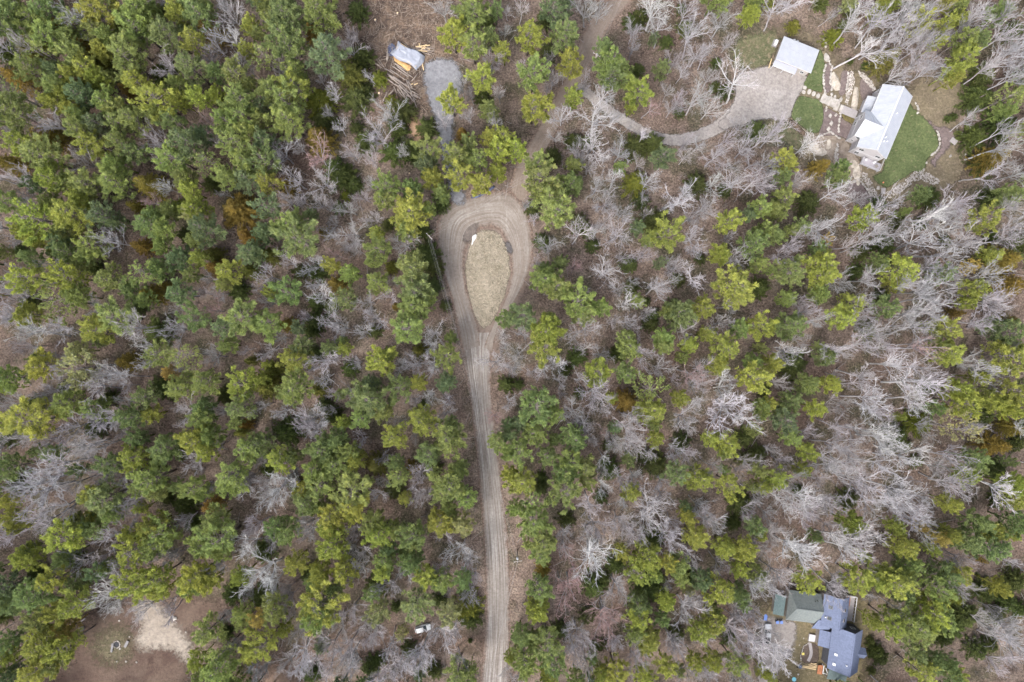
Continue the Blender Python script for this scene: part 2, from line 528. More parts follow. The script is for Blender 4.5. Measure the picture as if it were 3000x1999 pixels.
def strip(name, rows, z, mat, jit=0.3, nx=10, k=10, crown=0.05):
    """rows: ((lx,ly),(rx,ry)) pixel pairs along a track"""
    Lp = catmull([W(*a) for a, b in rows], k); Rp = catmull([W(*b) for a, b in rows], k)
    V = []; UV = []; F = []
    d = 0.0
    for i, (a, b) in enumerate(zip(Lp, Rp)):
        if i: d += ((a+b)*0.5 - (Lp[i-1]+Rp[i-1])*0.5).length
        for j in range(nx+1):
            t = j/nx
            p = a.lerp(b, t)
            if j in (0, nx):
                q = p*0.45
                p = p + (b-a).normalized() * (mnoise.noise(q)*jit + mnoise.noise(q*3.0)*jit*0.6)
            V.append((p.x, p.y, z + crown * math.sin(PI*t)))
            UV.append((t, d))
    for i in range(len(Lp)-1):
        for j in range(nx):
            a = i*(nx+1)+j
            F.append((a, a+1, a+nx+2, a+nx+1))
    me = bpy.data.meshes.new(name)
    me.from_pydata(V, [], F); me.update()
    if me.polygons[0].normal.z < 0: me.flip_normals()
    ul = me.uv_layers.new(name='UVMap')
    for lp in me.loops: ul.data[lp.index].uv = UV[lp.vertex_index]
    me.materials.append(mat)
    wd = [(a-b).length for a, b in zip(Lp, Rp)]
    at = me.attributes.new('edge', 'FLOAT', 'POINT')
    at.data.foreach_set('value', np.array([min(t, 1-t)*wd[i]/0.45-0.3 for i in range(len(Lp)) for t in (j/nx for j in range(nx+1))], dtype=np.float32))
    me.polygons.foreach_set('use_smooth', [True]*len(me.polygons))
    o = link(name, me); o['kind'] = 'structure'
    return o

def line_rows(centre, half):
    """pixel centre line -> rows with half width in pixels"""
    C = [Vector((x, y)) for x, y in centre]
    rows = []
    for i, c in enumerate(C):
        d = (C[min(i+1, len(C)-1)] - C[max(i-1, 0)]).normalized()
        h = half[i] if hasattr(half, '__len__') else half
        n = Vector((-d.y, d.x)) * h
        rows.append(((c+n)[:], (c-n)[:]))
    return rows

# the forest floor reaches far past the frame
def forest_floor():
    n = 120; S = 520.0
    xs = np.linspace(-S, S, n+1)
    V = []
    for y in xs:
        for x in xs: V.append((x, y, 0.0))
    F = [(j*(n+1)+i, j*(n+1)+i+1, (j+1)*(n+1)+i+1, (j+1)*(n+1)+i) for j in range(n) for i in range(n)]
    me = np_mesh('forest_floor', np.array(V), np.array(F), MT['floor'])
    o = link('forest_floor', me); o['kind'] = 'structure'
forest_floor()

CUT = [(960,-30),(985,40),(1010,110),(1060,150),(1095,215),(1120,260),(1150,300),(1180,330),(1230,330),(1275,320),(1290,260),(1250,190),(1330,170),(1345,120),(1330,60),(1320,-30)]
CLEARING = [(225,1840),(262,1800),(320,1775),(380,1752),(455,1745),(520,1740),(590,1750),(650,1770),(640,1810),(570,1830),(555,1880),(545,1930),(560,2020),(480,2040),(150,2040),(140,1990),(190,1950),(215,1900)]
ground_sheet('slash_ground', CUT, 0.012, MT['slash'], 3.5)
ground_sheet('clearing_ground', CLEARING, 0.012, MT['clearing'], 3.5)
SAND = [(395,1780),(425,1762),(470,1775),(500,1810),(530,1850),(560,1890),(568,1945),(545,1935),(510,1905),(470,1895),(425,1905),(400,1890),(405,1860),(420,1835),(400,1810)]
ground_sheet('sandy_path', SAND, 0.022, MT['sand'], 2.2)
ground_sheet('grass_patch', [(300,1850),(360,1835),(385,1870),(380,1930),(330,1950),(285,1930),(270,1890)], 0.018, mat_grass('trodden_grass', (0.105,0.092,0.058), (0.072,0.066,0.042), (0.15,0.118,0.09), 0.7), 4.0)

ground_sheet('turnaround_dirt', [(1262,700),(1280,630),(1310,600),(1375,588),(1440,565),(1500,520),(1535,480),(1572,490),(1560,540),(1565,620),(1582,690),(1580,780),(1560,830),(1530,890),(1490,960),(1465,1010),(1470,1100),(1380,1100),(1345,1000),(1320,900),(1295,820),(1272,760)], 0.016, mat_gravel('leafy_dirt_apron', (0.118,0.088,0.074), (0.170,0.137,0.118), 1.5, 0.14), 2.2)
MAIN = [((1396,2060),(1484,2060)),((1406,1999),(1490,1999)),((1421,1850),(1495,1850)),((1420,1660),(1493,1660)),((1413,1530),(1483,1530)),((1402,1400),(1470,1400)),((1390,1275),(1453,1275)),((1374,1150),(1441,1150)),((1362,1080),(1440,1080)),((1350,1010),(1444,1010)),((1344,975),(1452,975))]
strip('dirt_road', MAIN, 0.030, MT['road_main'])
RING = [((1352,1030),(1410,1012)),((1341,969),(1404,965)),((1326,893),(1383,900)),((1307,829),(1367,842)),((1288,765),(1360,778)),((1277,700),(1372,712)),((1283,637),(1386,684)),((1310,598),(1402,674)),((1370,575),(1422,668)),((1430,562),(1440,667)),((1500,562),(1460,676)),((1545,620),(1479,702)),((1562,700),(1492,740)),((1558,765),(1497,785)),((1543,816),(1493,832)),((1517,867),(1472,895)),((1485,918),(1447,945)),((1456,969),(1430,985)),((1443,1030),(1418,1018))]
strip('turnaround_road', RING, 0.072, MT['road'], crown=0.03)
NE = [((1470,615),(1530,620)),((1488,575),(1545,585)),((1500,520),(1556,528)),((1518,476),(1576,484)),((1590,349),(1647,358)),((1656,221),(1713,234)),((1718,79),(1780,91)),((1785,-5),(1850,5)),((1812,-45),(1880,-35))]
strip('woods_road', NE, 0.046, MT['road_leafy'], crown=0.03)
strip('gravel_drive_road', line_rows([(1690,255),(1723,276),(1770,312),(1819,348),(1899,394),(1978,411),(2058,394),(2122,360),(2165,322)], [17,16,16,16,17,18,19,22,26]), 0.066, MT['drive'], 0.25, crown=0.03)
PARK = [(2150,300),(2157,262),(2150,232),(2170,212),(2215,203),(2262,190),(2380,222),(2356,250),(2352,262),(2333,288),(2322,320),(2314,345),(2308,357),(2285,352),(2250,348),(2215,352),(2180,365),(2140,372),(2115,385),(2100,360),(2130,338)]
ground_sheet('gravel_parking_ground', PARK, 0.104, MT['drive'], 0.5)
SPUR = [(1240,205),(1252,180),(1290,172),(1330,178),(1348,205),(1352,240),(1345,275),(1335,300),(1325,340),(1326,380),(1325,440),(1340,520),(1369,595),(1330,604),(1318,560),(1300,470),(1287,410),(1275,350),(1262,310),(1250,270),(1243,235)]
ground_sheet('gravel_spur_road', SPUR, 0.100, MT['gravel'], 1.1)
ground_sheet('wheel_worn_soil', [(1355,640),(1372,625),(1392,640),(1400,675),(1385,705),(1362,715),(1350,685)], 0.090, mat_gravel('damp_brown_soil', (0.105,0.088,0.080), (0.135,0.115,0.105), 1.4), 1.0)
ground_sheet('dark_gravel_patch', [(1476,712),(1492,706),(1503,735),(1500,748),(1486,742)], 0.088, mat_gravel('dark_damp_gravel', (0.085,0.078,0.079), (0.11,0.103,0.104), 1.4), 0.5)

# the grassy island: a low mound
ISL = [(1384,690),(1403,674),(1434,668),(1466,682),(1487,722),(1497,778),(1491,829),(1470,893),(1446,940),(1430,962),(1416,966),(1403,955),(1386,918),(1371,867),(1362,816),(1364,765),(1374,715)]
def island():
    P = smooth_closed([W(*p) for p in ISL], 0.6, 2)
    c = Vector((0, 0, 0))
    for p in P: c += p
    c /= len(P)
    V = []; F = []
    rings = 14; n = len(P)
    for k in range(rings+1):
        t = k/rings
        for p in P:
            q = p.lerp(c, t)
            j = Vector((q.x*0.5, q.y*0.5, 2))
            e = (1-t)
            q = q + Vector((mnoise.noise(j), mnoise.noise(j+Vector((9,9,9))), 0))*0.5*e
            V.append((q.x, q.y, 0.02 + 0.55*(1-(1-t)**2) + 0.10*mnoise.noise(Vector((q.x*0.6, q.y*0.6, 0)))*min(1, t*4)))
    for k in range(rings):
        for i in range(n):
            a = k*n+i; b = k*n+(i+1) % n
            F.append((a, b, b+n, a+n))
    me = np_mesh('grass_island', np.array(V), np.array(F), MT['dry'], True)
    if me.polygons[len(me.polygons)//2].normal.z < 0: me.flip_normals()
    at = me.attributes.new('edge', 'FLOAT', 'POINT'); at.data.foreach_set('value', np.repeat(np.array([-0.6, 0.9, 1.6]+[6.0]*(rings-2)), n).astype(np.float32))
    o = link('grass_island_ground', me); o['kind'] = 'structure'
    me.polygons.foreach_set('use_smooth', [True]*len(me.polygons))
    return P
ISL_W = island()

def inside(p, poly):
    x, y = p; c = False
    n = len(poly); j = n-1
    for i in range(n):
        xi, yi = poly[i]; xj, yj = poly[j]
        if (yi > y) != (yj > y) and x < (xj-xi)*(y-yi)/(yj-yi)+xi: c = not c
        j = i
    return c

def tuft_stuff(name, poly_px, count, zf, h, mat, colours, label, cat='grass'):
    """loose blades, far too many to count"""
    xs = [p[0] for p in poly_px]; ys = [p[1] for p in poly_px]
    V = []; F = []; k = 0
    while k < count:
        x = rng.uniform(min(xs), max(xs)); y = rng.uniform(min(ys), max(ys))
        if not inside((x, y), poly_px): continue
        k += 1
        w = W(x, y)
        z = zf(x, y)
        for b in range(4):
            a = rng.uniform(0, 2*PI); l = h*rng.uniform(0.6, 1.4); wd = 0.10
            d = Vector((math.cos(a), math.sin(a), rng.uniform(0.4, 1.2))).normalized()*l
            s = Vector((-math.sin(a), math.cos(a), 0))*wd
            o = Vector((w.x + rng.uniform(-.15,.15), w.y + rng.uniform(-.15,.15), z))
            i = len(V)
            V += [tuple(o - s), tuple(o + s), tuple(o + d)]
            F.append((i, i+1, i+2))
    me = np_mesh(name, np.array(V), np.array(F), mat)
    return tag(link(name, me), label, cat, None, 'stuff')

# lawns, mulch beds and banks round the white house
ground_sheet('garage_side_lawn', [(2140,150),(2160,110),(2210,95),(2262,88),(2285,112),(2272,150),(2255,190),(2215,203),(2170,205),(2145,190)], 0.080, MT['lawn_thin'], 1.8)
ground_sheet('bank_ground', [(2250,90),(2320,75),(2400,110),(2440,150),(2470,190),(2520,215),(2590,225),(2660,260),(2700,220),(2780,215),(2850,250),(2850,300),(2800,330),(2810,380),(2800,420),(2830,470),(2830,510),(2790,560),(2740,600),(2650,620),(2590,580),(2540,590),(2480,560),(2420,520),(2370,470),(2330,440),(2310,400),(2300,340),(2330,270),(2380,220),(2390,150),(2330,110),(2285,112)], 0.020, mat_grass('dry_bank_grass', (0.150,0.124,0.085), (0.112,0.092,0.066), (0.205,0.166,0.128), 0.5), 3.0)
ground_sheet('path_lawn', [(2376,205),(2398,160),(2402,140),(2412,165),(2418,200),(2412,240),(2409,272),(2395,270),(2372,262),(2354,254),(2356,238)], 0.125, MT['lawn'], 0.25)
ground_sheet('front_lawn', [(2345,280),(2375,288),(2400,293),(2410,310),(2413,340),(2408,365),(2398,390),(2385,392),(2366,385),(2340,365),(2316,345),(2322,318),(2333,292)], 0.125, MT['lawn'], 0.25)
ground_sheet('side_lawn', [(2590,455),(2612,400),(2635,340),(2655,298),(2672,312),(2690,330),(2710,348),(2728,365),(2743,390),(2752,420),(2748,440),(2730,455),(2715,468),(2712,490),(2700,510),(2680,500),(2650,520),(2625,535),(2600,552),(2580,545),(2563,530),(2555,515),(2590,505)], 0.060, MT['lawn'], 0.5)
ground_sheet('shaded_lawn', [(2232,352),(2285,352),(2320,368),(2350,395),(2365,420),(2345,440),(2310,430),(2260,420),(2230,400)], 0.055, MT['lawn_thin'], 1.8)
ground_sheet('mulch_bed', [(2410,310),(2440,325),(2470,345),(2500,370),(2510,400),(2490,415),(2476,405),(2440,395),(2400,402),(2398,385),(2412,350)], 0.075, MT['mulch'], 0.25)
ground_sheet('mulch_bed.001', [(2415,195),(2428,180),(2434,200),(2438,250),(2428,275),(2412,270),(2410,240)], 0.085, MT['mulch'], 0.12)
ground_sheet('mulch_bed.002', [(2465,205),(2495,210),(2490,240),(2478,270),(2466,285),(2455,272),(2462,240)], 0.085, MT['mulch'], 0.15)
ground_sheet('mulch_bed.003', [(2520,228),(2540,232),(2555,255),(2565,280),(2545,292),(2525,300),(2518,260)], 0.085, MT['mulch'], 0.15)
ground_sheet('garden_path', [(2712,350),(2726,352),(2740,375),(2775,372),(2792,385),(2800,400),(2775,440),(2760,455),(2738,478),(2745,492),(2722,480),(2740,455),(2755,440),(2758,410),(2745,385)], 0.070, MT['mulch'], 0.6)
ground_sheet('dark_mulch_bed', [(2488,535),(2505,534),(2525,537),(2535,550),(2545,568),(2556,582),(2580,580),(2592,590),(2585,605),(2545,610),(2500,590),(2478,560)], 0.070, MT['mulch'], 0.5)
ground_sheet('garden_border_bed', [(2308,352),(2320,352),(2368,395),(2362,405),(2335,385)], 0.090, MT['slash'], 0.3)
ground_sheet('rocky_ground', [(2370,405),(2400,398),(2440,395),(2480,405),(2492,440),(2510,460),(2530,480),(2520,520),(2480,520),(2450,490),(2420,450),(2385,430)], 0.060, mat_gravel('stony_bank_soil', (0.15,0.12,0.097), (0.26,0.22,0.185), 1.2, 0.3), 0.5)
ground_sheet('brook_ground', [(2470,318),(2510,345),(2500,362),(2480,358),(2465,345)], 0.095, mat_gravel('mossy_brook_bed', (0.075,0.065,0.03), (0.14,0.115,0.05), 1.2, 0.4), 0.2)

# yard of the blue house
ground_sheet('yard_ground', [(2230,1770),(2300,1740),(2520,1720),(2560,1800),(2550,1880),(2530,2020),(2240,2020),(2220,1900)], 0.015, mat_grass('patchy_yard_grass', (0.145,0.118,0.072), (0.098,0.084,0.052), (0.20,0.16,0.115), 0.5), 3.0)
ground_sheet('yard_driveway', [(2225,1800),(2300,1818),(2336,1822),(2326,1890),(2318,1925),(2290,1935),(2276,1990),(2255,2040),(2215,2040),(2222,1950),(2230,1880)], 0.030, MT['drive_old'], 0.9)
ground_sheet('garden_bed', [(2362,1885),(2398,1885),(2400,1940),(2380,1945),(2345,1940),(2344,1915),(2350,1895)], 0.045, mat_gravel('dark_garden_soil', (0.065,0.05,0.042), (0.10,0.078,0.066), 1.6, 0.3), 0.3)
ground_sheet('damp_driveway_patch', [(2296,1905),(2318,1900),(2318,1925),(2300,1928),(2290,1916)], 0.045, mat_gravel('damp_driveway_gravel', (0.13,0.12,0.125), (0.17,0.16,0.165), 1.4), 0.4)
ground_sheet('orange_soil_ground', [(1192,335),(1210,340),(1228,355),(1234,395),(1240,415),(1215,420),(1205,390),(1195,360)], 0.020, MT['orange_soil'], 0.9)
ground_sheet('orange_soil_ground.001', [(1143,280),(1160,278),(1168,292),(1175,305),(1160,308),(1148,296)], 0.020, MT['orange_soil'], 0.4)
ground_sheet('forest_track_ground', [(740,2040),(800,1940),(900,1890),(1000,1850),(1100,1845),(1220,1850),(1330,1855),(1415,1870),(1412,1900),(1330,1905),(1220,1920),(1100,1925),(1000,1930),(920,1955),(860,2040)], 0.010, mat_gravel('leafy_track_soil', (0.115,0.080,0.064), (0.165,0.120,0.095), 1.6, 0.14), 4.0)
# ------------------------------------------------------------------ the wood: where each tree stands
# one line per part of the wood: x,y of the crown's middle, its radius and its hue
TILE = {'A1':(0,0),'A2':(750,0),'A3':(1500,0),'A4':(2250,0),'B1':(0,500),'B2':(750,500),'B3':(1500,500),'B4':(2250,500),
        'C1':(0,1000),'C2':(750,1000),'C3':(1500,1000),'C4':(2250,1000),'D1':(0,1500),'D2':(750,1500),'D3':(1500,1500),'D4':(2250,1500)}
PINES = {
'A1':'60,120,150g 60,270,120g 210,150,110 430,100,130g 310,170,120 870,90,150y 1000,100,130 1290,100,140 1400,130,70 1640,130,100y 1820,120,130g 1890,60,80 460,370,110 430,500,120 640,220,110 880,260,110 1260,260,140 1000,340,90 1190,400,130 920,460,90y 640,370,90 700,510,100 1160,540,130 1540,300,130g 1780,350,110y 1180,640,110 1740,620,140g 1990,650,80g 2160,690,120 1640,770,90 1240,750,110y 270,600,130 500,640,90b 640,670,90y 800,640,120y 880,720,90y 1000,700,60 60,830,110 90,1020,150 520,770,100 600,850,80y 740,880,110b 980,940,120 460,930,90y 640,1010,80y 700,1050,100 1420,900,140y 1650,920,100y 1830,900,100y 1980,880,70y 2200,900,150 2300,780,80 1110,1010,100 1220,1100,120 1440,1040,80 1060,1120,120 1600,1100,110g 2050,1090,110 2250,1060,110 720,1180,120 800,1310,140y 880,1130,110b 1080,1300,110 1200,1400,110g 1700,1290,150b 1600,1450,130 2170,1300,130 1860,1250,80b 140,1310,130y 380,1440,160 1060,1500,90 1910,1480,110 2260,1480,120 2290,240,80y 2280,450,70y 2290,1230,90',
'A2':'560,90,170 250,140,150g 60,40,90 280,340,130g 310,460,140g 80,510,120 640,480,180b 30,300,70 150,220,80 380,660,100 370,790,130y 150,830,110 270,940,140 300,1110,140 60,960,80b 60,1100,80 80,1300,110b 100,1480,130g 660,150,70 2000,120,170 2200,90,70g 1800,310,130y 1990,430,130 2160,330,100g 2280,460,90y 2090,700,140y 1790,930,130y 2150,1010,90 1600,1390,120 1560,1520,100b 1850,1420,120 2050,1470,120 2270,1260,110y 2230,1400,110y 2140,1270,90y 1960,1340,90g',
'A3':'150,310,150y 380,80,120b 490,300,150g 530,560,120y 190,690,140 190,980,160y 40,1370,110y 570,910,100y 860,440,90g 920,560,160 1020,680,110 900,720,120g 1380,620,80g 1180,850,130y 1100,980,60y 2190,120,90y 2230,40,80 1390,1430,110b 230,1530,120 560,1510,80 980,1540,70 500,30,80b 1300,350,50b',
'A4':'20,20,40y 740,30,60p 1050,100,90y 1150,30,60y 1380,230,110y 1640,40,70y 1770,50,80 1770,170,80y 1640,230,70y 2140,120,100g 1810,340,110 1940,380,90g 1800,550,110y 1700,650,90y 2190,900,130 2200,1010,100 2330,850,70 2320,1190,60 160,1460,110y 1560,400,60y 1720,720,70y 1830,450,70y 680,1540,70g',
'B1':'470,70,130y 310,110,80b 40,290,110 800,120,130 1050,110,140 610,100,80 440,300,90 360,440,150y 650,380,150y 590,540,90 240,560,90y 330,620,80y 540,620,90b 950,400,130b 1060,490,70b 740,270,100y 610,740,110g 850,670,120 780,780,80 740,850,70 20,750,60 290,790,80g 260,980,130y 640,980,130y 570,1200,150 690,1150,100 240,1340,100y 1000,1000,120 1060,1350,150 900,1470,130y 1320,930,120 1200,1100,100g 1330,1190,80 1470,900,90g 1640,790,100b 1640,1130,110b 1840,800,80y 1760,950,70 2090,930,110y 2050,1030,70 1350,480,130g 1500,560,100 1480,700,80 1420,400,80 1860,540,140b 1780,650,90 1810,350,110y 1740,180,100y 1750,400,80p 1680,40,90 2080,60,100 2280,80,110b 2300,740,110b 2220,1330,150 2030,1450,110b 1790,1380,110g 1560,370,80',
'B2':'90,100,110y 120,340,110b 320,490,140 420,640,170g 90,570,90b 500,400,60g 1220,130,120 1150,270,110 1440,160,100g 1630,80,100y 1700,210,90 1420,410,170y 1370,530,100 1600,360,80 1730,250,70g 1120,570,80y 1140,720,120 1080,840,80 1450,900,140 1480,1130,180g 1440,1250,150 1600,1170,90 1370,1460,150 870,930,100 1100,1030,120 700,870,70y 840,1180,120g 310,1130,120g 150,1130,60y 90,1400,140 380,1460,70b 1870,80,130y 2070,105,112y 2225,20,85y 10,770,60b 800,1550,50 2300,1350,90g 1800,1540,60',
'B3':'230,60,140 260,170,110 560,110,110g 400,120,80 430,380,190 1390,590,150y 1250,650,80 1170,510,80b 1980,480,110y 2290,350,110 2300,560,80 2230,660,130g 1930,760,100y 2180,420,80b 2280,850,80 2080,1080,180y 1540,1300,140g 1770,1260,120y 1440,1290,70 1150,1190,70 440,850,70g 290,1000,130 420,1060,120 600,1220,150 640,1330,110 830,1250,90 110,1330,130b 310,1490,150y 370,1370,90 1050,1530,110 1410,1530,90 1780,1500,90y 2250,1430,120y 2100,1460,90 1350,860,60b 500,1120,90 300,900,60g',
'B4':'150,40,90g 150,270,110 50,360,80 60,580,90g 120,420,70 310,530,90g 200,560,60 660,80,100 890,440,110y 2000,450,130y 2230,210,100 530,650,60o 450,720,70g 520,870,160y 500,970,130y 490,1130,90 210,940,150 170,1180,80 230,1410,130g 1020,850,90g 1240,920,140y 1150,1040,80y 1620,940,120g 1890,1080,110y 2030,780,90y 1880,870,80o 760,1210,110y 690,1370,130y 1110,1270,120g 1640,1450,120y 1490,1430,60 2070,1430,110b 1820,1210,60y 2200,1500,120g 20,1440,60y 1420,220,80g 1250,380,40 30,920,60',
'C1':'360,240,120y 330,160,60 60,340,110 30,440,60y 740,240,130p 700,90,90p 760,330,90p 600,560,120 850,620,110 950,560,50 280,740,180y 100,780,70y 1440,110,110 1720,130,120 1550,280,60o 1650,430,120 1870,370,120 1310,520,110g 1200,700,110g 1370,680,90y 2200,400,120y 2200,620,120g 1860,600,90g 1850,730,100 1930,860,90 1780,910,130y 1890,1010,100y 1500,980,120g 1220,1060,130y 1000,1140,100g 1380,1270,150 1280,1330,80 1440,1400,80 2250,980,120 2110,1240,150 2080,1340,100 1790,1370,110 1620,1350,70g 950,1440,170g 860,1420,90y 90,1170,110g 60,1470,90y 500,1030,90g 2080,40,80 900,10,60g 740,1180,60g 1290,1540,50y 2170,770,60 1900,1400,60 1250,900,80g 330,1020,60g 2300,1060,70',
'C2':'370,170,120y 430,60,90g 650,60,80g 790,60,80y 1130,190,150y 1210,130,70 1750,120,120 1500,390,80y 1330,410,120g 1740,390,90b 340,450,140 770,480,50g 1050,540,180g 960,700,110 810,740,80y 1180,640,100 1050,400,80b 1510,720,130y 1260,890,130y 1760,880,150 1800,780,90g 1600,1040,110g 40,930,110g 210,1090,110y 350,1060,70g 600,990,130g 720,920,100g 870,1010,100 730,1120,120 920,1090,90y 520,1200,120 600,1330,120 460,1320,80y 1300,1110,90g 1320,1230,110 1790,1310,180 1870,1190,100 1700,1380,110 1950,1450,120 900,1400,180 870,1500,140y 460,1490,110g 590,1530,70 1360,1430,70y 1760,1530,80 90,220,50y 50,350,80y 2330,860,80b 2200,920,90 2330,1030,80 2340,1220,80y 2330,750,70b',
'C3':'310,30,140y 800,300,130y 1060,310,110g 1250,430,140 1290,630,130y 1060,40,120 1400,60,100 1620,50,90y 1560,140,60 1960,80,140y 1900,230,100y 2200,340,140y 2230,180,80 220,570,170g 390,660,90 60,760,90b 180,840,130 60,990,120 580,900,120g 400,910,60g 320,1060,110g 560,1090,110 480,1220,120g 680,1170,110 510,1370,150 680,1280,80 100,1290,130y 190,1470,120 50,1540,80 920,530,60y 1540,520,80y 1330,880,90y 1320,780,80 1080,1090,70g 1100,1400,90y 1540,1230,130g 1740,1260,120y 1810,900,90y 1980,930,110y 1950,1030,70 2000,1310,110y 1940,1180,60 2300,580,90 2220,800,70 2290,680,60 2290,1200,90 2200,1350,60 940,800,60b 1590,1510,60b 2320,1330,70y 2290,60,60',
'C4':'30,200,90y 20,560,80y 200,540,100g 460,610,100y 570,380,100y 360,380,100 540,150,90g 490,50,60 170,730,120b 220,900,100 370,1010,90y 320,1190,70y 70,1280,110y 1640,120,120y 1590,40,80 2180,130,160y 2270,60,80 1930,330,90y 1750,440,110y 1780,560,130y 1560,610,90g 1740,800,150p 2110,560,110y 2240,450,120y 2280,560,110y 1890,1080,110g 1840,1220,110y 1930,1160,60 2280,1330,110y 2290,1480,110y 2230,1110,60g 1210,700,40y 1680,1480,90y 100,640,50 2200,620,100y 2000,470,60',
'D1':'90,60,100y 190,130,60y 620,230,150y 820,140,110g 700,120,90 1180,210,80y 1200,370,130y 1390,130,110y 1480,180,120 1430,300,110 1570,230,80 1960,80,110 2030,250,150 1850,310,120 2010,370,90 220,420,110y 470,640,120y 590,420,80g 300,780,140g 60,700,120b 80,860,110g 700,870,140y 560,920,100y 590,1080,90o 380,970,110 400,1220,150y 600,1230,120y 350,1440,130y 480,1390,90 60,1190,110g 60,1330,80y 90,1500,90b 900,560,90b 970,500,60 1260,650,140y 1450,610,130y 1480,730,100y 1790,600,140y 1900,650,110y 1750,690,100 2220,590,80y 2200,940,100 2210,1040,70 1900,1110,130 2050,1290,120 1990,1440,160 1800,1380,80y 2290,1290,90y 1830,1520,70 270,350,60g 870,30,80y 1030,20,80 700,660,80g',
'D2':'640,120,100y 690,30,120y 870,20,90y 180,140,80g 280,200,110g 690,330,150y 800,540,120y 1080,100,110 1140,200,130y 1240,150,80 1450,200,130g 1440,290,80 1680,110,130y 1800,50,80 1900,120,110p 1170,430,120 1150,580,100y 1440,460,110g 1550,600,110y 1690,650,110 1900,600,100g 1450,880,170g 340,480,110y 570,560,100y 560,850,180y 530,990,130 700,730,90g 170,910,120 40,990,90o 250,1080,60y 60,1240,130y 1130,900,110p 1060,760,80g 1790,930,110p 1350,1110,60p 1860,1490,130 1970,1480,80 590,1230,60b 1220,340,80b 540,660,80g 1500,1480,60b 2330,1330,50y',
'D3':'190,90,170 280,270,150 260,390,130 240,710,120g 250,900,110y 180,900,70 80,1150,100g 320,1180,150 200,1210,100 110,1350,130 370,1400,120g 330,1500,90y 130,1460,80 1000,360,90y 1230,400,130y 1170,570,120y 1340,590,70 1450,470,90y 1530,510,110 1540,620,80 1680,240,110y 1610,40,80y 1960,320,100y 2160,360,110y 2240,120,90g 2290,210,60y 2080,540,80y 2240,580,120 1750,640,100b 1920,720,140y 2090,740,90g 1620,720,60p 1430,820,90y 1150,850,120g 1190,980,130y 1270,1160,110y 1150,1100,100 1220,1230,80y 1870,1000,120y 1710,1110,100y 1870,900,70 1680,1370,90y 1860,1370,90y 2040,1380,120 1430,1440,110y 1530,1450,60 960,1480,130y 810,1480,80y 590,1550,80 1400,990,80g 2320,1480,60y 740,1330,60g 1200,1500,110y 2120,860,80g',
'D4':'760,110,110y 430,220,60g 880,400,70y 340,640,130y 800,590,130y 1190,140,80y 1250,300,110y 1310,480,110 1150,650,160y 1030,640,110y 1240,620,100 1410,130,50o 1680,200,80y 1560,250,80o 1500,340,70y 1820,280,110g 1950,100,110g 2060,200,100y 2060,340,130g 2280,90,110g 2240,220,60y 1600,560,110g 1740,540,90y 1520,680,130 1560,820,110y 1480,900,130y 1600,960,120 1350,1050,160 1150,1020,120y 960,1000,70y 1420,1110,120 1250,760,90g 2130,690,90y 1400,1480,130y 1520,1380,90g 1370,1290,90g 1650,1390,80g 1700,1500,110g 1750,1500,80y 40,1540,50y',
}
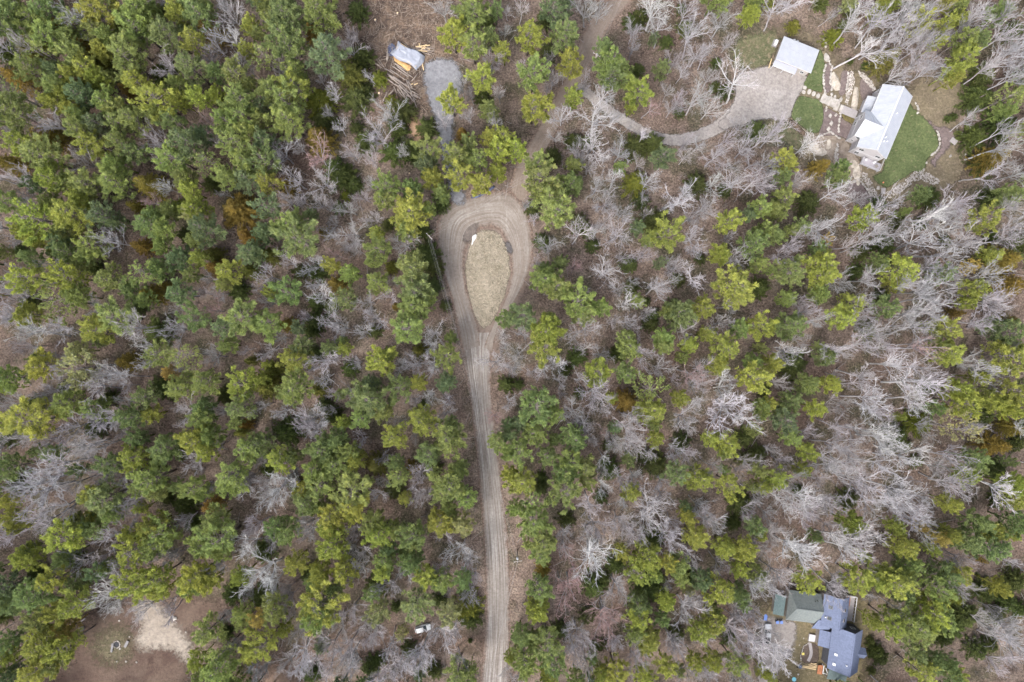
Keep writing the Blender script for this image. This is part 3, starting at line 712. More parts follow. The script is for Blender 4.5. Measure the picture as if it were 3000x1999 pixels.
# s: spruce with russet tips, d: dark young fir, e: bright young fir
CONIFERS = {
'A1':'540,230,90s 1090,240,90s 1900,270,110s 800,420,90s 250,490,80s 120,700,100s 300,360,90e 1150,820,60s 620,780,70s 400,1240,130s 60,1490,100s 900,560,70s 60,480,90d 1480,680,90d 1480,90,60d 760,820,70d 2050,950,60d',
'A2':'930,100,80d 970,520,90d 840,650,130s 920,900,110d 590,930,110e 560,1260,130s 620,1100,90d 920,1170,50d 1130,720,60e 1350,1010,90d 1310,1190,70d 1570,1180,80d 1260,1390,90d 1400,1370,80d 1890,1220,60s 2130,190,50d 1240,930,50e 1460,1420,70d 1010,830,50d 1280,1130,60d 520,290,90s 720,1540,80d 1000,1300,80d 2080,900,60d',
'A3':'1170,160,70d 1100,200,60d 1560,80,40d 1600,250,60d 1160,640,50d 1130,1340,90d 1300,1320,80d 380,1430,60d 560,1290,60d 1960,840,60d 1870,790,40d 2250,1190,70d 690,1300,50d 1420,380,50d 1540,1030,40d 1880,570,40d 330,470,60d 300,180,60d',
'A4':'610,340,70e 240,240,50e 1120,520,110s 770,90,60d 500,20,60d 760,560,25d 910,600,30d 1980,690,100d 1940,900,110d 1660,1090,28d 1715,1070,28d 500,1520,80s 2100,1440,120s 1900,1260,100d 2150,1150,120d 2270,270,70d 2000,1500,90d 700,230,40d',
'B1':'1330,120,120s 1230,320,70s 1280,690,80s 2170,360,170s 1640,330,60e 1940,120,70d 2250,600,80s 1950,760,70s 1960,890,80s 2280,920,80s 1510,1060,50s 1370,1130,90s 2190,1110,70d 480,730,60d 170,740,50d 1440,1480,110d 1700,590,60d 1270,1260,50d 240,1220,70d 860,910,50d',
'B2':'110,770,80s 270,120,80s 780,60,110d 830,230,40e 620,560,60s 720,1040,80s 760,340,50d 1240,890,50e 1280,1250,40s 690,1250,60d 540,1210,60d 270,1420,70s 1560,770,100d 1640,890,70d 1630,1060,60d 1700,320,60d 900,130,60d 1210,500,50d 540,1380,80d 500,1480,60d 1740,1240,40d 560,940,70d 400,930,60d 1090,1480,50d 1540,560,60d',
'B3':'1130,120,90e 1190,270,60d 1300,470,110d 1700,120,80d 280,650,60d 620,480,70d 700,560,50d 1080,860,60d 1530,1000,50d 1730,810,40d 1100,1080,60d 2270,1080,80d 1270,1410,60d 1240,1200,30d 190,350,60d 1480,1250,60d 1300,1330,50d 740,690,50d 1960,180,50d',
'B4':'2200,820,140s 2260,1050,120s 2210,1380,80s 370,290,90d 1080,680,80d 860,760,60d 1210,460,60d 1420,480,50d 1060,1160,60d 1750,1310,50s 2300,680,80d 2060,250,80d 820,930,60d 1500,250,80d 1020,310,60d 920,1470,70d 2080,620,50d 1170,840,50d 1640,640,40d',
'C1':'1150,190,90s 1490,420,90d 1560,470,50d 2290,180,50s 2060,500,60d 2200,840,60s 60,890,70d 150,1310,80d 860,800,80d 1000,520,60d 1530,1440,50d 1420,1120,60d 1690,1500,90d 1920,1520,80s 570,430,50d 330,560,60d 1660,1020,60d 2240,770,50s',
'C2':'80,430,110s 140,270,80s 560,450,70s 860,250,60d 1490,90,70s 630,580,60d 1100,1140,110s 1410,1170,60s 1620,1170,70d 280,840,100d 330,760,60d 1270,1360,70d 340,1310,60d 540,120,60d 700,690,70d 1530,580,30d 700,1440,40d 100,1180,50d 2300,400,60d',
'C3':'1060,560,100s 600,150,70d 490,270,50d 980,120,60d 620,480,40d 900,1180,80d 1320,1130,90d 1560,930,70d 820,1440,50d 2110,1490,90d 2140,890,70d 2260,1040,70d 270,1250,40d 880,960,40d 2320,460,50d 260,1340,60d 60,400,40d 1230,1060,50d 2130,1080,50d',
'C4':'250,200,90d 200,280,60d 1380,750,100e 2120,960,110s 2280,800,90s 740,1460,80d 1250,960,60d 1120,980,40d 1370,1110,50d 1990,690,80d 2100,1180,80d 2300,930,70d 1190,860,80d 1490,420,60d 1960,560,50d 280,1370,40d 2150,1450,70d',
'D1':'320,590,70d 2130,760,80d 1760,120,60d 2060,1120,60d 660,460,80d 20,960,60d',
'D2':'60,380,80d 1640,1470,60d 1050,1430,70d 1950,890,100e 1960,985,80d 1100,690,80d 480,580,60d 40,780,80d 1410,1280,60d 1680,820,60d 1280,880,40d 500,1500,70d 1370,380,60d 1130,1370,50d 1965,1190,18d 1920,740,50d',
'D3':'500,80,60d 1300,250,80d 960,490,70d 750,690,90d 290,560,70s 1260,680,120d 840,620,60d 2040,100,60d 1510,1130,60d 800,1230,50d 700,960,60d 1640,590,50d 440,1090,60d 2000,1170,60d',
'D4':'1680,1060,110d 1800,960,110d 1750,800,60e 2200,830,80d 1930,1270,80d 2050,1230,60d 1000,1290,60d 1040,1350,60d 960,1470,30d 950,1190,30d 2090,960,80d 2000,740,90d 2320,900,60d 1620,1150,80d 1960,440,40s 2280,640,90d',
}
# leafless trees: plain grey, w: very pale, r: red-budded
BARE = {
'A1':'680,110,130 170,370,110 1500,20,70 2110,130,130 2140,340,140w 1900,530,100 1540,600,120 2150,540,110 2040,450,110 460,1110,110 330,1130,70r 1450,1290,120 1930,1130,110r 700,1450,100 30,1180,70 1480,1460,90 2000,1310,60 800,300,60 2300,640,70 2050,30,70 260,900,60',
'A2':'80,170,70 220,650,80 840,430,110 900,320,70 700,830,90w 660,1020,60 760,1170,70w 570,1450,130r 240,1420,130 400,1350,70 860,1400,110 1110,1260,140 1220,1070,120 1060,1470,100 1350,1380,70w 1720,90,110 1890,800,80w 1720,1110,90 2280,260,70 2170,560,110 2240,860,70 1960,1050,80 2240,1110,100 2310,70,70 1060,690,60 580,720,50 1990,880,60',
'A3':'70,100,80 700,80,150 820,40,70 90,600,70 340,580,70 380,720,70 330,820,50 1330,50,150w 1140,230,80 1400,250,110 1300,190,70 1700,320,150 1750,440,100 1530,510,90 1640,40,90 1970,150,100 2040,320,80 1820,480,80 1120,440,80 1260,960,80r 1470,800,60 1560,870,90 1500,960,70 1720,900,130 1860,950,100 1870,650,80 2150,750,170w 470,1050,120w 420,1220,100 660,800,80 800,860,130w 780,1080,150w 930,1090,80 740,1300,150w 600,1400,90 1010,1370,100 730,1500,100 1060,1150,50 1220,1230,50w 1640,1250,80 1780,1280,80 1880,1430,130 1640,1400,80 2170,1120,100 2000,1220,80 2150,1370,130 2280,1300,110 2060,1480,100 1180,1500,70 860,1450,70 1600,620,70 2280,1460,90 480,700,50 1960,30,60',
'A4':'130,80,130 620,80,50 830,200,140 850,420,150w 1050,230,150 1230,150,140 1350,60,140 1500,120,130 1100,330,150 1290,440,150 1450,380,110 1380,560,130 1500,620,110 1260,640,90 1950,140,120 2250,80,110 2120,360,150 2250,520,140 2080,620,120 2200,720,130 2260,430,110 1530,260,100 1950,1080,80 2150,1230,110 2150,1330,140 2300,1450,100 120,1210,130 380,1340,110w 40,1480,80 2050,1560,110 1740,260,90 1880,200,90',
'B1':'100,80,120 180,200,80 230,320,70 60,470,80 100,620,70 480,880,100 90,980,90 60,1130,120 200,1180,110 50,1310,110 150,1440,100 330,1520,150 560,1500,130 1030,640,110 1260,1410,140 1530,150,90w 1400,290,80r 2060,190,60 1640,100,50 1900,1000,60w 1820,1120,80 1990,1120,80 1940,1280,100r 1620,1450,140 1650,1300,70 1940,680,40r 830,1240,80 2320,1070,50 400,1030,60 920,500,60',
'B2':'370,100,120 610,100,140 290,280,120 420,270,80 580,300,80 690,330,70 860,350,90 710,470,80 1060,110,80 1000,240,80 940,320,60 880,560,130 900,640,90 690,600,80 1100,430,90 1370,680,120 570,850,120 280,870,110 730,770,70r 960,750,70 820,720,60 150,1000,120 620,1150,110w 560,1010,90 1030,1200,110 1200,1170,90 1060,1350,120 720,1400,130 800,1450,100 450,1330,70 110,1210,80 1000,1520,100 1620,1490,90w 440,1530,60 230,1540,70 40,1090,50 2260,1500,80w 1260,1030,50',
'B3':'780,150,120 940,110,100w 870,300,120 1040,370,80 860,470,90 1280,70,90 1860,100,110w 2060,90,130 2240,130,130 1500,240,150w 1600,200,80 1790,320,130 1640,440,110 1660,600,130 590,620,150 960,580,140 770,580,80 340,690,110 580,880,90r 870,920,130 1030,790,80 1200,780,100 1450,860,80 1560,860,100 1720,960,130w 1320,1110,110 1430,1040,80 1000,1080,80 1060,1210,100w 700,1080,50 1280,1290,70 2060,820,130 1960,1250,80 1950,1390,120 700,1440,160 1060,1390,100 210,470,60 60,1510,80 950,1380,80 1260,230,60 1250,410,60 1700,720,70 230,840,60 1590,1480,100 2040,580,60 1150,980,60 120,320,60',
'B4':'60,40,80 310,70,90 560,470,150 460,520,100 1000,430,130 1060,560,120 1120,360,120 1540,360,170w 1700,330,150 1640,450,140 1450,660,160 1650,600,150 1850,600,140 1600,730,150 780,660,100 900,690,110 640,200,120w 900,240,80 280,680,100 200,760,100 720,1010,100 960,980,110 1300,1080,130 1500,1090,150 1660,1080,120 1420,1190,140 1570,1270,130 1370,1330,130 2010,950,130 2040,1110,140 2100,1220,130 1920,1360,130 2250,340,110 2250,520,110 2200,620,110 330,1200,80 440,1280,100 480,1390,80 920,1320,110 920,1410,100 300,1550,80 1000,1520,130 1180,1470,110 1380,1500,150 1300,560,90 1550,850,120 1440,950,80 900,1150,80',
'C1':'120,50,100 500,180,80 560,290,110 990,280,110 1120,350,110 1330,200,110w 1960,150,110 1650,250,60w 2250,60,60 380,460,100 60,590,100 850,460,120 1060,420,80 1100,600,80 680,740,120 850,760,130 1000,720,110 1640,640,140 240,850,110 380,880,90 740,960,110 650,1000,90 880,960,110 1060,820,80 840,1120,60 900,1140,70 1800,1120,140 530,1160,150w 400,1280,180 330,1400,170 600,1320,110 560,1460,150 1080,1270,100 840,1270,80 1170,1400,100 2250,1350,130 2290,1240,80 1930,1310,70 1180,1510,80 1220,60,100 2050,640,70 2000,950,60 20,680,60 1000,1220,80 400,560,60 100,1400,60',
'C2':'100,50,110 640,190,120w 720,140,80 500,250,90 640,310,100 920,200,90 1310,20,80r 1330,200,80 1440,220,100 1620,230,130 1600,30,80 1600,500,90w 1470,540,80 1760,530,80 880,470,80w 690,520,90 250,600,100 480,740,120 540,680,130 560,800,110 440,850,80 1330,740,90 1640,770,80 1720,690,90 970,920,80 1170,1030,90 1500,1220,110 1150,1290,70 230,1280,150w 150,1390,150 310,1340,100 350,1180,90 1480,1440,110 1580,1390,80 1110,1450,100 1450,880,50 2280,60,80w 2220,190,130 2320,240,80 2200,700,90r 2300,530,90 60,590,80 60,1290,100 20,1100,80 700,630,60',
'C3':'50,130,110 220,250,90 30,250,80 400,200,130w 400,360,90 470,490,50 610,370,90 680,110,80 830,130,90 770,490,140 1180,110,120 1360,240,110 1640,280,120r 1740,260,110 1680,400,120 560,650,120 680,780,110 860,640,80 1060,700,110 1040,850,150 940,860,90 1100,940,140 830,830,50r 840,1040,70w 980,960,80 760,930,60 1580,720,150 1680,800,90 1700,570,60 2000,580,200w 1950,450,130w 2100,700,130w 1880,670,90 1500,990,90 1620,1030,110 1320,1040,80 1810,1120,100 1130,1240,100 1020,1290,110 830,1320,90w 840,1220,60 720,1480,120 1050,1510,100 1290,1500,150 1400,1440,90 1700,1480,100 2200,1130,100 2250,1410,90 1370,1280,70 2090,1180,80 1490,340,60 600,730,60 2040,380,60',
'C4':'260,80,130 180,100,70 140,380,70 640,60,110 760,110,90 900,60,110 1120,60,110 1350,70,130r 1440,40,90 1180,220,130w 1410,250,130 1350,410,170w 1480,360,120 1330,560,130w 860,280,130 870,420,110 900,540,150w 1010,600,120 780,580,90 640,610,80 960,830,150w 1050,920,130w 860,830,110 1190,820,80 400,850,80 590,970,130 560,1100,130 740,1010,120 780,1130,130 600,1200,110 980,1150,140w 1230,1110,130w 1200,1010,100 1620,1060,130 1500,1010,90 1640,1180,100 1790,1370,130 1680,1300,130 2110,1290,140w 900,1340,160 1130,1370,160w 1000,1440,130 820,1300,110 1210,1450,130 230,1340,100 160,1450,140 330,1470,150w 550,1470,120 540,1330,80 430,1240,90 1430,1480,110 1330,1330,90 2060,250,130 1900,190,100 2180,320,100 1980,760,100 2000,870,90 1510,780,90 190,1120,90 100,1020,70 650,760,110 700,300,70',
'D1':'380,50,130 60,180,120 1030,220,110 1140,60,90 600,500,110 800,480,100 1110,520,110 1030,720,150w 1100,850,120 980,640,80 1690,70,90 2280,330,130w 1560,400,110 1300,450,110 1980,500,100 1300,880,120 1580,830,90 1520,930,100 2310,620,90w 2300,730,70 2080,950,90 2170,1200,80 2290,1450,100 2300,150,70 1660,390,60 240,1130,60',
'D2':'40,120,110 100,240,110 470,100,120 900,190,90 960,430,110 970,540,100 100,560,170w 150,650,110w 480,200,80 880,330,80 1250,690,110 1330,600,110 1690,250,110 1900,350,120w 1720,470,90 1950,460,100 2010,590,80 1940,770,100 880,910,120 300,810,90 280,730,80 330,900,70 740,1020,110 420,1090,90 1080,1070,150 1060,1180,110 1220,1190,120 850,1260,130 700,1230,120 360,1290,170 500,1400,150 280,1400,120 880,1330,130 1530,1310,170 1450,1380,130 1300,1430,140 1700,1110,150w 1820,1100,110 1830,1380,110 900,1490,100 1180,1480,110 1080,1540,100 60,1450,80 1800,700,60 640,1420,100 2300,1480,70 450,1000,60 610,1140,90',
'D3':'480,200,110 740,140,130 1250,80,130w 1050,160,110 1130,220,110 1440,230,130w 700,230,100 480,350,100r 750,430,170w 800,240,90 530,680,160r 440,650,110r 560,540,90r 960,680,150 860,930,150r 870,1030,130r 600,1140,140 560,1280,110 660,1200,90 960,1190,90 1130,1280,110 1250,1330,80 1600,890,150 1680,850,90 1480,1200,110 1560,1290,110 1880,50,110 1760,110,100 1890,140,90 1680,400,100 1920,480,90 2300,350,110 2280,700,120 2150,960,100 2040,1000,90 2070,1140,110 2230,1110,120 2290,1250,130w 2150,1230,100 1800,1190,110 1650,1480,110 1800,1500,110 2130,1510,110 1150,1400,90 90,1540,90 690,1450,100 1460,680,70 1000,100,80 1500,80,110 2200,40,80 1980,860,80 2270,1000,100 1900,1480,90',
'D4':'40,40,80 340,60,130 100,250,110 250,370,160w 390,420,130w 640,300,150w 720,400,130w 900,240,150 980,200,110 640,160,90 570,640,130 700,650,90 100,600,130 60,700,120 980,480,80 1340,40,130 1500,150,110 1280,60,90 960,840,60 1210,910,60w 1880,760,90 2200,1150,150 2280,1080,130 2250,1290,130 2100,1090,110 1730,430,70 2280,520,70 2200,1480,110 60,1320,150w 30,1200,90 1900,480,90 1720,680,80 2160,950,60 460,30,110',
}
def parse(table):
    out = []
    for key, s in table.items():
        ox, oy = TILE[key]
        for e in s.split():
            hue = ''
            if e[-1].isalpha(): hue = e[-1]; e = e[:-1]
            x, y, r = map(float, e.split(','))
            out.append((ox + x/3.136, oy + y/3.136, r/3.136, hue))
    return out
# ------------------------------------------------------------------ tree shapes
def unit(v):
    return v / np.maximum(np.linalg.norm(v, axis=-1, keepdims=True), 1e-9)

def blades(pos, base, count, spread, lmin, lmax, width, g):
    """count thin needles round every tuft: pos, base are n x 3"""
    n = len(pos)
    P = np.repeat(pos, count, axis=0)
    D = unit(np.repeat(base, count, axis=0) + g.normal(0, spread, (n*count, 3)))
    L = g.uniform(lmin, lmax, (n*count, 1))
    S = unit(np.cross(D, g.normal(0, 1, (n*count, 3)))) * width * g.uniform(0.7, 1.3, (n*count, 1))
    A = P - S; B = P + S; C = P + D*L
    V = np.stack([A, B, C], axis=1).reshape(-1, 3)
    F = np.arange(len(V)).reshape(-1, 3)
    return V, F

def pine_variant(seed, form):
    """white pine, 16 m tall with a crown about 3.8 m in radius; returns crown mesh and trunk mesh"""
    g = np.random.default_rng(seed); q = random.Random(seed)
    H, RAD = 16.0, 3.8
    wood = MB()
    lean = Vector((q.uniform(-.3, .3), q.uniform(-.3, .3), 0))
    wood.tube([(0, 0, -0.3), lean*0.3 + Vector((0, 0, 5)), lean*0.7 + Vector((0, 0, 10)), lean + Vector((0, 0, 15.4))], [0.26, 0.21, 0.14, 0.04], 6)
    zs = np.linspace(6.4, 15.4, form['whorls'])
    prof_t = [0, .22, .5, .75, 1]; prof_r = form['prof']
    az0 = q.uniform(0, 2*PI)
    TP = []; TB = []
    for wi, z0 in enumerate(zs):
        t = (z0-6.4)/9.0
        rr = RAD*np.interp(t, prof_t, prof_r)
        nb = q.choice(form['nb'])
        a0 = q.uniform(0, 2*PI)
        for k in range(nb):
            a = a0 + 2*PI*k/nb + q.uniform(-.35, .35)
            L = rr*q.uniform(0.50, 1.22)*(1+form['lop']*math.cos(a-az0))
            if t > 0.9: L = max(L, 0.5)
            z = z0 + q.uniform(-.4, .4)
            rise = q.uniform(0.02, 0.30) + 0.45*t
            o = np.array([lean.x*z/16, lean.y*z/16, z])
            d = np.array([math.cos(a), math.sin(a), 0.0]); sd = np.array([-math.sin(a), math.cos(a), 0.0])
            bend = q.uniform(-.25, .25)
            def at(s):
                return o + d*L*s + sd*L*bend*s*s + np.array([0, 0, L*(rise*s + 0.12*s*s)])
            wood.tube([at(0), at(0.5), at(0.95)], [0.06, 0.035, 0.012], 3, False)
            m = max(4, int(form['dens']*L*(1.0 if t > 0.15 else 0.6)))
            ss = 0.28 + 0.75*np.sqrt(g.uniform(0, 1, m))
            half = 0.25*L*np.clip(1.25-ss, 0.10, 1) + 0.08
            off = g.uniform(-1, 1, m)*half
            pts = np.array([at(s) for s in ss]) + sd*off[:, None]
            pts[:, 2] += g.uniform(-.12, .35, m)
            out = unit(d[None]*0.9 + sd[None]*(off/np.maximum(half, .01))[:, None]*0.6 + np.array([0, 0, 0.55]))
            TP.append(pts); TB.append(out)
    V, F = blades(np.concatenate(TP), np.concatenate(TB), form['blades'], 0.50, 0.36, 0.70, 0.085, g)
    crown = np_mesh('pine_crown', V, F, MT['needle'])
    return crown, wood.mesh('pine_trunk', MT['bark'], True)

def spruce_variant(seed, H=12.0, RAD=2.7, whorls=13, nb=8, blade=0.30, top=0.95, low=0.12):
    """spire-shaped conifer with straight, evenly set boughs"""
    g = np.random.default_rng(seed); q = random.Random(seed)
    wood = MB()
    wood.tube([(0, 0, -0.2), (0, 0, H*0.5), (0, 0, H*0.98)], [0.18, 0.11, 0.02], 5)
    TP = []; TB = []
    for t in np.linspace(0, 1, whorls):
        z0 = H*(low + (top-low)*t)
        rr = RAD*(1-t)**0.85 + 0.25
        a0 = q.uniform(0, 2*PI)
        for k in range(nb if t < 0.85 else 5):
            a = a0 + 2*PI*k/nb + q.uniform(-.2, .2)
            L = rr*q.uniform(0.75, 1.15)
            d = np.array([math.cos(a), math.sin(a), 0]); sd = np.array([-math.sin(a), math.cos(a), 0])
            droop = -0.28 + 0.5*t
            m = max(4, int(9*L))
            ss = np.linspace(0.15, 1.0, m)
            pts = np.array([0, 0, z0]) + d*(L*ss)[:, None]
            pts[:, 2] += L*(droop*ss + 0.18*ss*ss)
            sgn = np.where(np.arange(m) % 2 == 0, 1, -1)
            off = sgn*0.22*L*(1.05-ss)*g.uniform(0.3, 1.0, m)
            pts = pts + sd*off[:, None]
            TP.append(pts); TB.append(unit(d[None]*1.0 + sd[None]*sgn[:, None]*0.7 + np.array([0, 0, 0.25])))
    V, F = blades(np.concatenate(TP), np.concatenate(TB), 6, 0.35, blade*0.7, blade*1.4, 0.07, g)
    return np_mesh('spruce_crown', V, F, MT['needle']), wood.mesh('spruce_trunk', MT['bark'], True)

def bare_variant(seed, H=14.0, RAD=4.2, fork=0.42, leaders=6, up=0.9, crook=0.25, cover=1.0):
    """leafless broadleaf tree: trunk with its leaders, and the finer branchwork"""
    q = random.Random(seed)
    wood = MB(); twig = MB()
    def rv(s): return Vector((q.gauss(0, s), q.gauss(0, s), q.gauss(0, s)))
    def grow(p, d, L, r0, r1, n, wob, sink, sides, lift=0.0):
        pts = [p.copy()]; dd = d.normalized()
        for i in range(n):
            dd = (dd + rv(wob) + Vector((0, 0, lift))).normalized()
            pts.append(pts[-1] + dd*(L/n))
        sink.tube(pts, [r0 + (r1-r0)*i/n for i in range(n+1)], sides, False)
        return pts
    def along(pts, s):
        k = s*(len(pts)-1); i = min(int(k), len(pts)-2)
        return pts[i].lerp(pts[i+1], k-i), (pts[i+1]-pts[i]).normalized()
    def side(d, ang):
        o = d.orthogonal().normalized()
        o = (Matrix.Rotation(q.uniform(0, 2*PI), 3, d) @ o)
        return (d*math.cos(ang) + o*math.sin(ang)).normalized()
    zf = H*fork
    tr = grow(Vector((0, 0, -0.3)), Vector((q.gauss(0, .06), q.gauss(0, .06), 1)), zf+0.3, 0.21, 0.15, 4, 0.05, wood, 6)
    base = tr[-1]
    Ltot = math.hypot(RAD, H-zf)
    for k in range(leaders):
        a = 2*PI*k/leaders + q.uniform(-.5, .5)
        spread = q.uniform(0.25, 1.0) * RAD/(H-zf) * 1.05
        d = Vector((math.cos(a)*spread, math.sin(a)*spread, up)).normalized()
        start = tr[-1] if q.random() < 0.6 else along(tr, q.uniform(0.7, 0.98))[0]
        L1 = Ltot*q.uniform(0.72, 1.0)
        ld = grow(start, d, L1, 0.115, 0.034, 6, 0.085*crook/0.25, wood, 5)
        nb = int(q.randint(7, 9)*cover)
        for j in range(nb):
            s = 0.25 + 0.72*(j+q.random())/nb
            p, dd = along(ld, s)
            d2 = (side(dd, q.uniform(0.40, 0.85)) + Vector((0, 0, 0.20))).normalized()
            L2 = L1*q.uniform(0.28, 0.46)*(1.15-s*0.6)
            b2 = grow(p, d2, L2, 0.048, 0.019, 4, crook*0.42, twig, 4, 0.03)
            for m in range(q.randint(3, 5)):
                s2 = q.uniform(0.2, 1.0)
                p3, d3 = along(b2, min(s2, 0.99))
                L3 = L2*q.uniform(0.35, 0.62)
                b3 = grow(p3, side(d3, q.uniform(0.35, 0.75)) + Vector((0, 0, 0.15)), L3, 0.028, 0.012, 3, crook*0.42, twig, 3, 0.03)
                for e in range(q.randint(2, 4)):
                    p4, d4 = along(b3, q.uniform(0.25, 0.99))
                    grow(p4, side(d4, q.uniform(0.35, 0.8)) + Vector((0, 0, 0.1)), L3*q.uniform(0.35, 0.6), 0.019, 0.008, 2, 0.12, twig, 3)
    return twig.mesh('bare_crown', MT['bark'], True), wood.mesh('bare_trunk', MT['bark'], True)

FORMS = [
    dict(whorls=9, nb=(6, 7), prof=[.72, 1.0, .88, .58, .16], lop=0.12, dens=7.6, blades=11),
    dict(whorls=8, nb=(6, 7, 8), prof=[.60, .95, 1.0, .70, .25], lop=0.22, dens=7.6, blades=11),
    dict(whorls=10, nb=(6, 7), prof=[.80, .95, .80, .60, .20], lop=0.18, dens=7.6, blades=11),
    dict(whorls=8, nb=(5, 6, 7), prof=[.55, 1.0, .80, .45, .15], lop=0.30, dens=7.6, blades=11),
    dict(whorls=9, nb=(6, 7), prof=[.85, 1.0, .75, .50, .12], lop=0.08, dens=7.6, blades=11),
    dict(whorls=7, nb=(6, 7), prof=[.50, .85, 1.0, .80, .30], lop=0.28, dens=7, blades=11),
]
PINE_V = [pine_variant(100+i, f) for i, f in enumerate(FORMS)]
SPARSE_V = [pine_variant(140, dict(whorls=6, nb=(3, 4, 5), prof=[.5, .9, 1.0, .7, .25], lop=0.3, dens=5, blades=7)),
            pine_variant(141, dict(whorls=7, nb=(3, 4), prof=[.6, 1.0, .85, .6, .2], lop=0.25, dens=5, blades=7))]
SPRUCE_V = [spruce_variant(200+i) for i in range(3)]
FIR_V = [spruce_variant(220+i, 5.0, 2.3, 8, 8, 0.34, 0.93, 0.06) for i in range(3)]
BARE_V = [bare_variant(300, leaders=8), bare_variant(301, leaders=8, crook=0.30), bare_variant(302, fork=0.36, leaders=8, crook=0.2),
          bare_variant(303, fork=0.5, leaders=7, crook=0.33), bare_variant(304, fork=0.3, leaders=7, crook=0.25), bare_variant(305, fork=0.45, leaders=8, crook=0.28)]
TALL_V = [bare_variant(320, 18, 3.8, 0.52, 7, 1.0, 0.28), bare_variant(321, 18, 3.8, 0.46, 7, 1.0, 0.34), bare_variant(322, 18, 3.8, 0.58, 6, 1.0, 0.30)]

# ------------------------------------------------------------------ telling the trees apart
LANDMARKS = [
    ('the grassy island', 1430, 820), ('the silver tarp', 1195, 160), ('the log pile', 1190, 265), ('the grey gravel spur', 1300, 260),
    ('the dark tarp bundle', 1435, 560), ('the white-roofed garage', 2335, 160), ('the white house', 2590, 350), ('the mown side lawn', 2690, 420),
    ('the stepping stones', 2385, 275), ('the gravel parking area', 2250, 280), ('the driveway bend', 1990, 405), ('the blue-roofed house', 2460, 1850),
    ('the green-roofed garage', 2365, 1785), ('the parked white car', 1240, 1840), ('the fire pit', 342, 1888), ('the pale sandy path', 480, 1850),
    ('the pole left of the turnaround', 1265, 700), ('the pole by the upper road', 1737, 180), ('the pole by the lower road', 1517, 1640), ('the silver pickup', 2248, 1855),
    ('the fork below the island', 1420, 1020), ('the road halfway down', 1430, 1400), ('the pink-budded tree', 446, 593), ('the golden-tipped pine', 188, 1845),
    ('the lower end of the road', 1450, 1995), ('the upper end of the road', 1805, 5), ('the driveway mouth', 1690, 270), ('the orange soil patch', 1218, 380),
    ('the upper left photo corner', 0, 0), ('the upper right photo corner', 3000, 0), ('the lower left photo corner', 0, 1999), ('the lower right photo corner', 3000, 1999),
    ('the middle of the left photo edge', 0, 1000), ('the middle of the right photo edge', 3000, 1000), ('the middle of the top photo edge', 1500, 0), ('the middle of the bottom photo edge', 1500, 1999),
    ('the centre of the photo', 1500, 1000), ('the centre of the upper left quarter', 750, 500), ('the centre of the upper right quarter', 2250, 500),
    ('the centre of the lower left quarter', 750, 1500), ('the centre of the lower right quarter', 2250, 1500),
    ('the middle of the left half', 750, 1000), ('the middle of the right half', 2250, 1000),
]
ORD = ['first', 'second', 'third', 'fourth', 'fifth', 'sixth', 'seventh', 'eighth', 'ninth', 'tenth', 'eleventh', 'twelfth', 'thirteenth', 'fourteenth', 'fifteenth', 'sixteenth', 'seventeenth', 'eighteenth', 'nineteenth', 'twentieth']
DIRS = ['right of', 'above', 'left of', 'below']

def which_one(items, noun):
    """items: (px, py, word); a phrase for each that is true of it alone: its rank, by distance, on one side of a landmark among those of the same look"""
    best = [None]*len(items)
    looks = {}
    for i, it in enumerate(items): looks.setdefault(it[2], []).append(i)
    for look, idx in looks.items():
        for li, (ln, lx, ly) in enumerate(LANDMARKS):
            sect = {0: [], 1: [], 2: [], 3: []}
            for i in idx:
                dx, dy = items[i][0]-lx, ly-items[i][1]
                d = math.hypot(dx, dy)
                if d < 12: continue
                s = 0 if abs(dx) >= abs(dy) and dx > 0 else 2 if abs(dx) >= abs(dy) else 1 if dy > 0 else 3
                sect[s].append((d, i))
            for s, lst in sect.items():
                lst.sort()
                for r, (d, i) in enumerate(lst):
                    key = (r, d)
                    if best[i] is None or key < best[i][0]: best[i] = (key, s, ln)
    out = []
    for i, it in enumerate(items):
        (r, d), s, ln = best[i]
        out.append('%s %s, %s one %s %s' % (it[2], noun, 'closest' if r == 0 else (ORD[r] if r < len(ORD) else '%dth' % (r+1))+' closest', DIRS[s], ln))
    return out

def place(root_name, crown_me, trunk_me, base, sx, sz, rz, col, trunk_col, label, cat, group):
    e = empty(root_name, (base.x, base.y, 0.0), rz, label, cat, group)
    e.scale = (sx, sx, sz)
    c = link('crown', crown_me, e); c.color = (*col, 1)
    t = link('trunk', trunk_me, e); t.color = (*trunk_col, 1)
    return e

